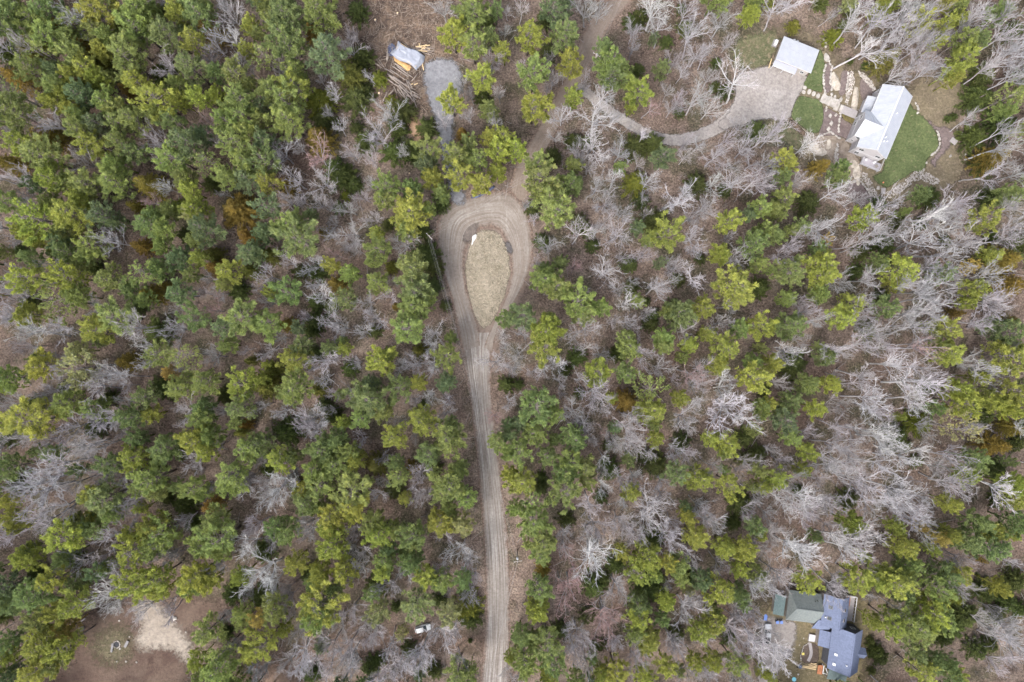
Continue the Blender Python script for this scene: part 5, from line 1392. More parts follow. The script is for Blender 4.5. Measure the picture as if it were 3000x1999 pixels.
for i, (x, y, s, sq, rz, lab) in enumerate([(2446,240,5.2,(.55,1.0,.22),.05,'big pale ledge between the mulch beds above the steps'),(2504,290,8.0,(.26,1.0,.16),-.15,'long weathered ledge left of the white house'),(2495,330,2.2,(.7,1,.3),.9,'ledge beside the brook under the footbridge'),
        (2510,505,4.2,(.6,1,.25),-.3,'tan ledge beside the deck corner of the white house'),(2500,480,2.6,(.8,1,.3),.3,'tan ledge above the deck corner on the rocky bank'),(2514,532,2.4,(.5,1,.3),-.3,'tan ledge slab pointing at the dark mulch bed'),
        (2385,432,3.2,(.8,1,.25),.8,'pinkish ledge at the left of the rocky bank'),(2404,446,3.6,(.9,.7,.22),.4,'pale ledge in the middle of the rocky bank'),(2427,425,3.0,(.45,1.1,.25),-.2,'narrow upright ledge right of the rocky bank')]):
    boulder(x, y, s, lab, rng.choice(LEDGES), sq, rz, 'rock ledge', 'ledges round the white house', 'rock_ledge')
rubble('rubble_bank', [(2483,212),(2500,208),(2503,240),(2492,280),(2482,305),(2474,300),(2480,260)], 260, (0.25, 0.5), 'grey rubble bank left of the long weathered ledge')
rubble('rubble_bank', [(2510,207),(2530,215),(2550,235),(2566,262),(2558,270),(2540,245),(2520,225)], 240, (0.25, 0.5), 'rubble bank curving above the mulch at the house corner')
rubble('rubble_bank', [(2525,505),(2540,510),(2552,530),(2562,555),(2575,572),(2600,562),(2630,545),(2655,525),(2680,503),(2700,500),(2730,515),(2755,530),(2740,545),(2700,528),(2680,530),(2650,555),(2610,580),(2560,585),(2545,560),(2535,535),(2520,525)], 620, (0.25, 0.6), 'rubble bank curving round the foot of the side lawn')
rubble('rubble_bank', [(2448,430),(2458,430),(2456,460),(2466,480),(2455,490),(2440,465)], 120, (0.25, 0.5), 'rubble trickling down the rocky bank below the curved wall')
rubble('rubble_bank', [(2372,410),(2412,402),(2425,430),(2410,460),(2380,450)], 90, (0.2, 0.5), 'broken stone scattered among the pinkish ledges')

# ------------------------------------------------------------------ the garage
def garage():
    c = W(2335, 160, 3.4)
    e = empty('garage', (c.x, c.y, 0), R(-21.7), 'white garage with a single-slope standing-seam metal roof', 'garage')
    seam = mat_plain('garage_seam', (0.32, 0.345, 0.41), 0.5, 0.05, 1)
    m = MB()
    vs = [(-4.7, -3.2, -.1), (4.9, -3.2, -.1), (4.9, 3.1, -.1), (-4.7, 3.1, -.1), (-4.7, -3.2, 3.75), (4.9, -3.2, 3.75), (4.9, 3.1, 3.0), (-4.7, 3.1, 3.0)]
    m.add(vs, [(0,3,2,1),(4,5,6,7),(0,1,5,4),(1,2,6,5),(2,3,7,6),(3,0,4,7)])
    m.build('wall', mat_plain('beige_clapboard', (0.30, 0.28, 0.265), 0.8, 0.08, 2), e)
    slope(e, 'roof', (-5.1, -3.55, 4.0), (5.3, -3.55, 4.0), (5.3, 3.5, 3.2), (-5.1, 3.5, 3.2), MT['metal'], 0.13, 0.45, seam)
    m = MB(); m.bar((-5.12, -3.6, 3.9), (5.32, -3.6, 3.9), 0.08, 0.2); m.build('fascia', MT['trim'], e)
    slope(e, 'pent_roof', (-4.9, -4.75, 2.45), (1.7, -4.75, 2.45), (1.7, -3.22, 2.8), (-4.9, -3.22, 2.8), mat_plain('lavender_metal', (0.28, 0.29, 0.35), 0.5, 0.05, 1), 0.1)
    m = MB(); m.bar((-4.95, -4.8, 2.38), (1.75, -4.8, 2.38), 0.08, 0.16); m.build('fascia', MT['trim'], e)
    for x in (-4.7, -1.6, 1.5):
        m = MB(); m.box((x, -4.6, 1.15), (0.16, 0.16, 2.3)); m.build('post', MT['trim'], e)
    for x in (-3.1, 0.0):
        m = MB(); m.box((x, -3.24, 1.1), (2.5, 0.06, 2.2)); d = m.build('garage_door', MT['trim'], e)
        m = MB()
        for z in (0.55, 1.1, 1.65): m.box((x, -3.275, z), (2.46, 0.03, 0.04))
        m.build('panel_joint', MT['concrete'], d)
    window(e, (3.4, -3.2, 1.8), (0, -1, 0), 1.0, 1.1)
garage()
for i, (x, y, lab) in enumerate(((2328, 117, 'white propane tank behind the garage, left one'), (2337, 121, 'white propane tank behind the garage, right one'))):
    w = W(x, y, 1.2)
    e = empty('propane_tank', (w.x, w.y, 0), 0, lab, 'propane tank', 'propane tanks behind the garage')
    m = MB(); m.lathe([(0.36, 0.0), (0.38, 0.1), (0.38, 1.0), (0.30, 1.2), (0.16, 1.28)], 14); m.build('tank', MT['plastic_white'], e, True)
    m = MB(); m.lathe([(0.15, 1.26), (0.15, 1.42), (0.11, 1.46)], 10); m.build('valve_cap', MT['steel'], e)
def generator():
    w = W(2270, 128)
    e = empty('generator', (w.x, w.y, 0), R(-21.7), 'white boxy generator on a slab left of the garage', 'generator')
    m = MB(); m.box((0, 0, 0.05), (1.4, 2.1, 0.15)); m.build('slab', MT['concrete'], e)
    m = MB(); m.box((0.05, 0, 0.62), (0.78, 1.35, 1.0)); b = m.build('housing', MT['plastic_white'], e)
    m = MB()
    for k in range(5): m.box((-0.35, -0.4+0.2*k, 0.6), (0.03, 0.12, 0.5))
    m.build('vent', MT['steel'], b)
generator()
def plank_on_grass():
    a, b = W(2252, 200, .1), W(2261, 172, .1)
    m = MB(); m.bar(a, b, 0.28, 0.07); m.build('plank', MT['fresh_wood'], label='pale plank lying on the grass left of the garage', cat='plank')
plank_on_grass()
def slat_bench(px, py, rz, label, L=1.9, Wd=1.5):
    w = W(px, py)
    e = empty('garden_bench', (w.x, w.y, 0), rz, label, 'bench')
    for k in range(6):
        m = MB(); m.box((0, -Wd/2+Wd*(k+.5)/6, 0.46), (L, Wd/6*0.86, 0.06)); m.build('slat', MT['wood'], e)
    for sx in (-1, 1):
        for sy in (-1, 1):
            m = MB(); m.box((sx*(L/2-.12), sy*(Wd/2-.12), 0.2), (0.1, 0.1, 0.46)); m.build('leg', MT['wood'], e)
slat_bench(2791, 415, R(-38), 'square weathered slatted bench on the dark garden path')
slat_bench(2585, 561, R(85), 'weathered slatted bench among rubble at the lawn foot', 1.7, 1.2)
def ball():
    w = W(2588, 535, 0.3)
    m = MB()
    me = bpy.data.meshes.new('ball'); bm = bmesh.new(); bmesh.ops.create_icosphere(bm, subdivisions=2, radius=0.22); bm.to_mesh(me); bm.free(); me.materials.append(MT['orange'])
    o = link('ball', me); o.location = (w.x, w.y, 0.28); tag(o, 'orange ball lying on the shaded lawn below the white house', 'ball')
ball()

# ------------------------------------------------------------------ the blue-roofed house
def blue_house():
    c = W(2467, 1908, 5)
    e = empty('blue_house', (c.x, c.y, 0), R(-7.5), 'rambling house with blue-grey shingle roofs and skylights', 'house')
    wall = MT['bluegrey_wall']; bl = MT['blue']
    gable_wall(e, 'wall', -2.8, 4.8, -5.0, 5.95, -.2, 4.35, 8.1, 'y', mat_plain('dark_siding_with_shade', (0.075, 0.078, 0.092), 0.85, 0.15, 2))  # dark grey cladding, with the north gable's shade put into its colour
    for s, x in ((-1, -3.2), (1, 5.2)):
        slope(e, 'roof', (x, -5.35, 4.4), (x, 6.3, 4.4), (1.0, 6.3, 8.5), (1.0, -5.35, 8.5), bl, 0.18)
    m = MB(); m.bar((1.0, -5.36, 8.52), (1.0, 6.31, 8.52), 0.28, 0.07); m.build('ridge_cap', bl, e)
    gable_wall(e, 'wall', -6.1, 0.2, 7.0, 14.3, -.2, 4.35, 7.2, 'y', wall)
    for x in (-6.5, 0.55):
        slope(e, 'roof', (x, 6.2, 4.4), (x, 14.65, 4.4), (-2.98, 14.65, 7.5), (-2.98, 6.2, 7.5), bl, 0.18)
    m = MB(); m.bar((-2.98, 6.2, 7.52), (-2.98, 14.66, 7.52), 0.28, 0.07); m.build('ridge_cap', bl, e)
    # low roofs in the angle
    slope(e, 'porch_roof', (-8.0, 4.3, 2.9), (-3.3, 4.3, 2.9), (-3.0, 7.3, 4.95), (-6.9, 7.3, 4.1), bl, 0.14)
    m = MB(); m.box((-5.2, 5.9, 1.2), (4.2, 2.6, 2.8)); m.build('porch_wall', wall, e)
    slope(e, 'lean_to_roof', (-5.7, -0.2, 2.85), (-5.7, 4.25, 2.85), (-2.85, 4.25, 4.0), (-2.85, -0.2, 4.0), bl, 0.14)
    m = MB(); m.box((-4.1, 2.05, 1.2), (2.5, 4.1, 2.7)); m.build('lean_to_wall', wall, e)
    slope(e, 'porch_roof', (-1.7, -9.2, 2.3), (3.6, -9.2, 2.3), (3.6, -5.02, 3.1), (-1.7, -5.02, 3.1), mat_shingle('dark_green_shingles', (0.10, 0.13, 0.135)), 0.14)
    for x in (-1.5, 3.4):
        m = MB(); m.box((x, -9.0, 1.1), (0.14, 0.14, 2.3)); m.build('post', wall, e)
    # east dormer
    gable_wall(e, 'dormer', 3.6, 6.3, -1.3, 1.1, 1.5, 4.3, 5.4, 'x', wall)
    slope(e, 'dormer_roof', (3.2, 1.35, 4.2), (6.6, 1.35, 4.2), (6.6, -0.1, 5.55), (2.9, -0.1, 5.55), bl, 0.12)
    slope(e, 'dormer_roof', (3.2, -1.55, 4.2), (6.6, -1.55, 4.2), (6.6, -0.1, 5.55), (2.9, -0.1, 5.55), bl, 0.12)
    # skylights, vents
    def sky(x, y, side, w, h, mat):
        if side == 'uw': z = 4.4 + (x+6.5)/3.52*3.1; sl = math.atan2(3.1, 3.52)
        elif side == 'ue': z = 4.4 + (0.55-x)/3.53*3.1; sl = -math.atan2(3.1, 3.53)
        else: z = 4.4 + (x+3.2)/4.2*4.1; sl = math.atan2(4.1, 4.2)
        t = Matrix.Rotation(-sl, 3, 'Y')
        m = MB(); m.box((x, y, z+0.06), (w, h, 0.16), 0, t); s = m.build('skylight', MT['trim'] if mat == 'lens' else MT['bluegrey_wall'], e)
        m = MB(); m.box((x, y, z+0.10), (w*0.8, h*0.84, 0.16), 0, t); m.build('pane', MT['glass'] if mat == 'glass' else MT['lens'], s)
    sky(-5.0, 11.6, 'uw', 1.1, 0.85, 'glass'); sky(-5.0, 8.6, 'uw', 1.1, 0.85, 'glass')
    sky(-1.0, 11.3, 'ue', 0.7, 0.8, 'glass'); sky(-1.0, 8.5, 'ue', 0.7, 0.8, 'glass')
    sky(-1.9, -0.9, 'lw', 0.8, 0.6, 'lens'); sky(-2.0, -3.6, 'lw', 0.8, 0.7, 'lens')
    for x, y, z in ((0.1, -2.6, 7.6), (-5.9, 8.7, 5.0)):
        m = MB(); m.lathe([(0.12, z-.4), (0.12, z+.5), (0.17, z+.55)], 8, (x, y, 0)); m.build('vent_pipe', MT['steel'], e)
    # east deck
    m = MB()
    for k in range(11): m.box((1.35+0.22*k+0.3, 10.4, 0.7), (0.2, 7.0, 0.08))
    dk = m.build('deck', MT['wood'], e)
    m = MB(); m.bar((4.05, 6.95, 1.6), (4.05, 13.9, 1.6), 0.2, 0.12); m.bar((1.5, 13.9, 1.6), (4.05, 13.9, 1.6), 0.2, 0.12)
    for k in range(8): m.box((4.05, 7.0+k*0.98, 1.1), (0.1, 0.1, 0.9))
    m.build('railing', MT['trim'], dk)
    m = MB(); m.box((2.2, 12.3, 0.80), (0.9, 2.6, 0.1)); m.build('floor_sheet', MT['rust'], dk)
    for y in (8.5, 12.0): window(e, (-6.1, y, 2.6), (-1, 0, 0), 1.1, 1.3)
    window(e, (3.0, 5.95, 3.2), (0, 1, 0), 1.1, 1.2)
blue_house()
def green_garage():
    c = W(2467, 1908, 5)
    e = empty('green_garage', (c.x, c.y, 0), R(-7.5), 'garage with a sage-green hipped shingle roof joining the blue-roofed house', 'garage')
    g = MT['green']
    m = MB(); m.box((-10.9, 9.7, 1.4), (8.6, 7.0, 3.1)); m.build('wall', MT['bluegrey_wall'], e)
    slope(e, 'roof', (-15.4, 5.75, 2.95), (-6.55, 5.75, 2.95), (-6.55, 10.0, 5.6), (-13.9, 10.0, 5.6), g, 0.16)
    slope(e, 'roof', (-15.4, 14.0, 2.95), (-6.55, 14.0, 2.95), (-6.55, 10.0, 5.6), (-13.9, 10.0, 5.6), g, 0.16)
    m = MB(); m.slab([(-15.4, 14.0, 2.95), (-15.4, 5.75, 2.95), (-13.9, 10.0, 5.6)], 0.14); m.build('hip_roof', g, e)
    m = MB(); m.bar((-13.9, 10.0, 5.62), (-6.55, 10.0, 5.62), 0.24, 0.07); m.build('ridge_cap', g, e)
    for x in (-13.0, -10.2):
        m = MB(); m.box((x, 6.16, 1.1), (2.3, 0.06, 2.2)); d = m.build('garage_door', MT['trim'], e)
        m = MB()
        for z in (.55, 1.1, 1.65): m.box((x, 6.125, z), (2.26, 0.03, 0.04))
        m.build('panel_joint', MT['concrete'], d)
    for x, y in ((-8.6, 12.2), (-8.0, 12.4)):
        m = MB(); m.lathe([(0.1, 3.7), (0.1, 4.5), (0.15, 4.55)], 8, (x, y, 0)); m.build('vent_pipe', MT['rubber'], e)
green_garage()
def green_shed():
    c = W(2467, 1908, 5)
    e = empty('shed', (c.x, c.y, 0), R(-7.5), 'low shed with a dull green roof beside the green-roofed garage', 'shed')
    m = MB(); m.box((-17.3, 9.3, 1.0), (2.3, 5.0, 2.2)); m.build('wall', MT['bluegrey_wall'], e)
    slope(e, 'roof', (-18.7, 6.5, 2.05), (-18.7, 12.1, 2.05), (-16.0, 12.1, 2.7), (-16.0, 6.5, 2.7), mat_shingle('dull_green_shingles', (0.115, 0.155, 0.155)), 0.12)
    m = MB(); m.box((-17.3, 6.77, 0.95), (1.0, 0.05, 1.9)); d = m.build('door', MT['wood'], e)
    m = MB(); m.box((-16.95, 6.73, 0.95), (0.06, 0.05, 0.14)); m.build('handle', MT['steel'], d)
green_shed()

def yard_things():
    for i, (x, y) in enumerate(((2278, 1824), (2290, 1824))):
        w = W(x, y, 1)
        e = empty('rubbish_bin', (w.x, w.y, 0), 0, ('dark blue wheeled bin by the green-roofed garage, left one', 'dark blue wheeled bin by the green-roofed garage, right one')[i], 'bin', 'bins by the driveway')
        m = MB(); m.lathe([(0.30, 0.05), (0.38, 0.95)], 8); m.build('body', MT['plastic_dark'], e)
        m = MB(); m.box((0, 0, 1.0), (0.75, 0.8, 0.08)); m.build('lid', MT['plastic_blue'], e)
        for s in (-1, 1):
            m = MB(); m.box((s*0.3, 0.36, 0.12), (0.08, 0.24, 0.24)); m.build('wheel', MT['rubber'], e)
    w = W(2244, 1811, .5)
    e = empty('kiddie_sled', (w.x, w.y, 0), R(80), 'bright blue plastic sled lying beside the driveway', 'sled')
    m = MB(); m.prism([(-.8, -.36), (.55, -.42), (.85, -.2), (.85, .2), (.55, .42), (-.8, .36)], 0.06, 0.14); m.build('base', MT['plastic_blue'], e)
    m = MB()
    for y in (-.4, .4): m.bar((-.8, y, 0.22), (.6, y, 0.22), 0.06, 0.2)
    m.build('rim', MT['plastic_blue'], e)
    # curved garden edging
    P = [W(2372, 1884), W(2375, 1900), W(2376, 1915), W(2371, 1930), W(2367, 1937)]
    C = catmull(P, 6)
    e = empty('garden_path', (C[0].x, C[0].y, 0), 0, 'narrow curved grey plank path across the dark garden bed', 'garden path')
    for a, b in zip(C, C[1:]):
        m = MB(); d = (b-a).normalized(); n = Vector((-d.y, d.x, 0))*0.42; o = C[0].copy()
        z = Vector((0, 0, 0.11))
        m.slab([a-o-n+z, b-o-n+z-(b-a)*0.06, b-o+n+z-(b-a)*0.06, a-o+n+z], 0.06); m.build('slab', MT['wood'], e)
    m = MB()
    E = catmull([W(2370, 1882), W(2356, 1892), W(2348, 1908), W(2344, 1925), W(2346, 1938)], 6)
    e2 = stone_row('garden_edging', [(2370,1881),(2356,1891),(2349,1906),(2345,1922),(2346,1937)], 'curved edging of small white stones round the dark garden bed', size=(0.35, 0.6), h=0.3, cat='edging')
    for i, (x1, y1, x2, y2, wd) in enumerate(((2350, 1954, 2390, 1962, .28), (2352, 1951, 2390, 1957, .24), (2368, 1948, 2394, 1955, .22), (2372, 1946, 2392, 1945, .20), (2376, 1943, 2393, 1951, .2))):
        m = MB(); m.bar(W(x1, y1, .12+.05*i), W(x2, y2, .12+.06*i), wd, 0.07)
        m.build('board', MT['fresh_wood'], label='fresh board in the lumber heap below the garden bed, %s from the bottom' % ORD[i], cat='board', group='boards below the garden bed')
    w = W(2399, 1959); e = empty('brick_hearth', (w.x, w.y, 0), R(-7), 'rust-red sheet-topped bench between lumber and white pipes', 'workbench')
    m = MB(); m.box((0, 0, 0.72), (1.4, 2.5, 0.06)); m.build('top', MT['rust'], e)
    for sx in (-.6, .6):
        for sy in (-1.1, 1.1):
            m = MB(); m.box((sx, sy, 0.34), (0.1, 0.1, 0.7)); m.build('leg', MT['bluegrey_wall'], e)
    for i, (x1, y1, x2, y2) in enumerate(((2410, 1945, 2408, 1972), (2414, 1950, 2411, 1974), (2406, 1970, 2423, 1976), (2420, 1958, 2424, 1972))):
        m = MB(); m.tube([W(x1, y1, .2+.1*i), W(x2, y2, .2+.1*i)], 0.13, 8)
        m.build('drain_pipe', MT['plastic_white'], label='white drain pipe beside the rust-red bench, %s of four' % ORD[i], cat='pipe', group='white pipes by the house')
    w = W(2342, 1951); e = empty('wheelbarrow', (w.x, w.y, 0), 0.4, 'dark blue wheelbarrow at the left end of the lumber', 'wheelbarrow')
    m = MB(); m.lathe([(0.25, 0.28), (0.55, 0.62)], 8); m.build('tray', MT['plastic_dark'], e)
    m = MB(); m.lathe([(0.05, 0.0), (0.2, 0.05), (0.2, 0.3), (0.05, 0.35)], 8, (-.7, 0, 0)); m.build('wheel', MT['rubber'], e)
    m = MB()
    for s in (-.25, .25): m.bar((-.7, s*.3, .2), (.95, s, .55), .05)
    m.build('handle', MT['bluegrey_wall'], e)
    for i, (x, y, s) in enumerate(((2303, 1976, .8), (2314, 1972, .9), (2309, 1982, .6), (2338, 1975, .7))):
        boulder(x, y, s, 'pale rubble stone in the heap below the driveway, %s from the left' % ORD[i], group='stones below the driveway', sq=(1, .9, .8))
    w = W(2325, 1989); e = empty('paddling_pool', (w.x, w.y, 0), 0, 'small cyan tub at the lower photo edge below the driveway', 'tub')
    m = MB(); m.lathe([(0.42, 0.03), (0.55, 0.30), (0.58, 0.32)], 12); m.build('tub', MT['plastic_cyan'], e)
    m = MB(); m.lathe([(0.60, 0.30), (0.62, 0.34), (0.55, 0.36)], 12); m.build('rim', MT['plastic_cyan'], e)
    w = W(2351, 1914); m = MB(); m.box((0, 0, .2), (.6, .55, .4)); m.box((0, 0, .42), (.66, .6, .05))
    o = m.build('storage_box', MT['yellow'], label='small yellow box on the white garden edging', cat='box'); o.location = (w.x, w.y, 0.03)
    w = W(2377, 1868); e = empty('cold_frame', (w.x, w.y, 0), R(-10), 'whitish raised planter between the driveway and the blue-roofed wing', 'planter')
    m = MB()
    for s in (-1, 1): m.box((s*.85, 0, .25), (.14, 2.0, .5))
    for s in (-1, 1): m.box((0, s*.95, .25), (1.6, .12, .5))
    m.build('side_board', MT['wood'], e)
    m = MB(); m.box((0, 0, .40), (1.55, 1.75, .06)); m.build('cover', MT['plastic_white'], e)
    boulder(2354, 1870, .5, 'small white stone on the grass between driveway and planter'); boulder(2342, 1890, .45, 'small white stone beside the driveway edge')
yard_things()

# ------------------------------------------------------------------ vehicles
def car(px, py, rz, label, name, paint, pick=False):
    w = W(px, py, 0.7)
    e = empty(name, (w.x, w.y, 0), rz, label, 'pickup truck' if pick else 'car')
    L, Wd = (5.4, 1.95) if pick else (4.5, 1.82)
    h = Wd/2
    def loft(secs, nm, mat, parent):
        """secs: x, half width, z bottom, z top, inset of the top"""
        m = MB(); n = 8
        for x, hw, z0, z1, ins in secs:
            m.v += [(x, -hw, z0), (x, -hw, z0+(z1-z0)*.6), (x, -hw+ins, z1-.02), (x, -hw*.5, z1), (x, hw*.5, z1), (x, hw-ins, z1-.02), (x, hw, z0+(z1-z0)*.6), (x, hw, z0)]
        for i in range(len(secs)-1):
            for j in range(n):
                a = i*n+j; b = i*n+(j+1) % n
                m.f.append((a, b, b+n, a+n))
        m.f.append(tuple(range(n-1, -1, -1))); m.f.append(tuple((len(secs)-1)*n+j for j in range(n)))
        me = m.mesh(nm, mat, False)
        bm = bmesh.new(); bm.from_mesh(me); bmesh.ops.recalc_face_normals(bm, faces=bm.faces); bm.to_mesh(me); bm.free()
        return link(nm, me, parent)
    f = L/2
    if not pick:
        body = loft([(-f, h*.82, .42, .80, .1), (-f+.18, h*.96, .25, .98, .1), (-f+1.2, h, .22, 1.0, .1), (f-1.6, h, .22, .98, .1), (f-.9, h*.98, .22, .92, .12), (f-.25, h*.90, .26, .78, .14), (f, h*.66, .38, .62, .1)], 'body', paint, e)
        cab = loft([(-f+.22, h*.84, .95, 1.02, .06), (-f+.55, h*.80, .95, 1.46, .16), (-f+1.3, h*.84, .95, 1.53, .18), (f-2.05, h*.82, .95, 1.50, .18), (f-1.15, h*.86, .92, .96, .05)], 'cabin', MT['glass'], e)
        loft([(-f+.50, h*.66, 1.44, 1.50, .05), (-f+1.3, h*.70, 1.50, 1.56, .05), (f-2.1, h*.68, 1.47, 1.53, .05)], 'roof', paint, e)
        xr, xf = -f+.85, f-.85
    else:
        body = loft([(-f, h*.97, .5, .95, .04), (-f+.1, h, .45, 1.05, .04), (f-1.6, h, .40, 1.05, .08), (f-.6, h*.97, .40, 1.02, .12), (f, h*.85, .45, .85, .1)], 'body', paint, e)
        loft([(-f+2.0, h*.86, 1.02, 1.08, .04), (-f+2.15, h*.82, 1.02, 1.68, .12), (f-2.1, h*.82, 1.02, 1.70, .12), (f-1.4, h*.86, 1.0, 1.05, .04)], 'cabin', MT['glass'], e)
        loft([(-f+2.12, h*.70, 1.66, 1.73, .05), (f-2.15, h*.70, 1.67, 1.74, .05)], 'roof', paint, e)
        m = MB(); m.box((-f+1.0, 0, 1.07), (1.75, Wd*.82, 0.05)); m.build('bed_liner', MT['rubber'], e)
        xr, xf = -f+1.1, f-1.0
    for x in (xr, xf):
        for s in (-1, 1):
            m = MB()
            n = 14; r = .34 if not pick else .40
            vs = []
            for yy in (s*(h-.22), s*(h+.02)):
                for k in range(n): vs.append((x+r*math.cos(2*PI*k/n), yy, r+r*math.sin(2*PI*k/n)))
            m.add(vs, [(k, (k+1) % n, n+(k+1) % n, n+k) for k in range(n)] + [tuple(range(n)), tuple(range(2*n-1, n-1, -1))])
            wh = m.build('wheel', MT['rubber'], e)
            m = MB(); m.box((x, s*(h+.03), r), (r*1.0, .03, r*1.0)); m.build('rim', MT['steel'], wh)
    for s in (-1, 1):
        m = MB(); m.box((f-.16, s*h*.66, .70), (.22, .34, .12)); m.build('headlight', MT['lens'], e)
        m = MB(); m.box((-f+.06, s*h*.76, .86), (.10, .26, .20)); m.build('tail_light', MT['red'], e)
        m = MB(); m.box((f-1.35, s*(h+.10), 1.02), (.14, .18, .14)); m.build('wing_mirror', paint, e)
    return e
car(1239, 1842, R(14), 'white hatchback parked among bare trees left of the road', 'parked_car', MT['carwhite'])
car(2248, 1857, R(84), 'silver pickup truck parked under bare trees beside the driveway', 'pickup_truck', MT['silver'], True)

# ------------------------------------------------------------------ poles and wires
def pole(px, py, label, h=11.0, arm=R(-35), can=False):
    w = W(px, py)
    e = empty('utility_pole', (w.x, w.y, 0), 0, label, 'utility pole', 'utility poles along the road')
    m = MB(); m.tube([(0, 0, -.3), (0, 0, h*.5), (0, 0, h)], [.17, .14, .11], 8); m.build('post', MT['pole'], e, True)
    d = Vector((math.cos(arm), math.sin(arm), 0))
    m = MB(); m.bar(Vector((0, 0, h-.5)) - d*1.1, Vector((0, 0, h-.5)) + d*1.1, .12, .14); m.build('crossarm', MT['pole'], e)
    for s in (-.95, 0, .95):
        m = MB(); c = d*s + Vector((0, 0, h-.43)) if s else Vector((0, 0, h))
        m.lathe([(.05, 0), (.09, .08), (.05, .2)], 6, c); m.build('insulator', MT['plastic_white'], e)
    if can:
        m = MB(); o = Vector((-d.y, d.x, 0))*.42
        m.lathe([(.05, h-2.3), (.30, h-2.25), (.30, h-1.3), (.24, h-1.15), (.08, h-1.1)], 12, o); m.build('transformer', MT['steel'], e, True)
    return w, d, h
PA = pole(1271, 709, 'grey utility pole left of the turnaround', 10.8, R(-45))
PB = pole(1735, 205, 'utility pole with a pale transformer beside the upper road', 10.5, R(-30), True)
PC = pole(1516, 1611, 'utility pole with a pale transformer beside the lower road', 10.5, R(10), True)
PD = pole(1545, 541, 'utility pole under the pines at the top of the turnaround', 10.5, R(-20))
PE_ = (W(1395, 2110), Vector((1, 0, 0)), 10.5)
PF_ = (W(1850, -60), Vector((1, 0, 0)), 10.5)
def wires(p, q, label, sag=1.0):
    e = empty('power_line', (p[0].x, p[0].y, 0), 0, label, 'power line', 'power lines along the road')
    for s, dz in ((-.95, -.25), (0, .2), (0.1, -2.6)):
        a = p[0] + p[1]*s + Vector((0, 0, p[2]+dz)); b = q[0] + q[1]*s + Vector((0, 0, q[2]+dz))
        pts = []
        for k in range(13):
            t = k/12; v = a.lerp(b, t); v.z -= sag*4*t*(1-t); pts.append(v - Vector((p[0].x, p[0].y, 0)))
        m = MB(); m.tube(pts, 0.015 if dz > -1 else 0.022, 4, False); m.build('wire', MT['wire'], e)
wires(PA, PC, 'long wires from the turnaround pole down the road to the lower pole', 1.6)
wires(PA, PD, 'wires crossing the top of the turnaround', 0.5)
wires(PD, PB, 'wires along the upper road below the transformer pole', 0.7)
wires(PB, PF_, 'wires leaving the transformer pole past the upper photo edge', 0.5)
wires(PC, PE_, 'wires crossing the road towards the lower photo edge', 0.7)
# ------------------------------------------------------------------ the timber yard in the cutting
def log_yard():
    L = [(45,45,215,160),(255,170,420,265),(350,190,600,360),(430,90,605,200),(395,135,650,305),(470,140,720,320),(705,380,805,258),(310,260,560,410),(350,300,590,440),(275,325,430,435),(330,290,520,440),(400,300,640,470),(440,330,690,590),(430,430,690,580),(480,450,600,640),(500,440,690,640),(470,520,590,660),(540,540,660,640),(600,420,720,560),(590,560,640,700),(620,360,800,850),(640,375,710,480),(660,480,760,520),(700,540,815,605),(740,590,845,665),(690,600,780,690),(730,610,800,650),(640,600,740,720),(560,590,650,740),(415,465,460,565),(330,610,420,510),(230,720,330,535),(240,690,300,560),(120,20,250,150),(160,10,260,155),(360,170,400,10)]
    thin = {29, 31, 32, 33, 34, 35, 28, 19}
    q = random.Random(3)
    order = sorted(range(len(L)), key=lambda i: (L[i][1]+L[i][3]))
    rank = {i: r for r, i in enumerate(order)}
    ords = ORD + ['twenty-first', 'twenty-second', 'twenty-third', 'twenty-fourth', 'twenty-fifth', 'twenty-sixth', 'twenty-seventh', 'twenty-eighth', 'twenty-ninth', 'thirtieth', 'thirty-first', 'thirty-second', 'thirty-third', 'thirty-fourth', 'thirty-fifth', 'thirty-sixth']
    for i, (x1, y1, x2, y2) in enumerate(L):
        r = 0.075 if i in thin else q.uniform(0.13, 0.19)
        z = r + 0.02 + (0.12*(i % 4) if 7 <= i <= 28 else 0)
        if i == 20: z += .45
        a, b = W(1080+x1/5.6, 170+y1/5.6, z), W(1080+x2/5.6, 170+y2/5.6, z + q.uniform(-.03, .06))
        mid = a.lerp(b, .5) + Vector((q.gauss(0, .06), q.gauss(0, .06), 0))
        o = a.copy()
        m = MB(); m.tube([a-o, mid-o, b-o], [r*1.08, r, r*.88], 8)
        t = m.build('log', MT['log'], None, True, label='%s grey felled %s, %s from the top of the log yard' % ('thin' if i in thin else 'long' if (b-a).length > 3.2 else 'short', 'pole' if i in thin else 'log', ords[rank[i]]), cat='log', group='felled logs below the silver tarp')
        t.location = o
        d = (b-a).normalized()
        m = MB(); m.tube([b-o-d*.01, b-o+d*.012], r*.86, 8); m.build('cut_end', MT['log_end'], t)
log_yard()

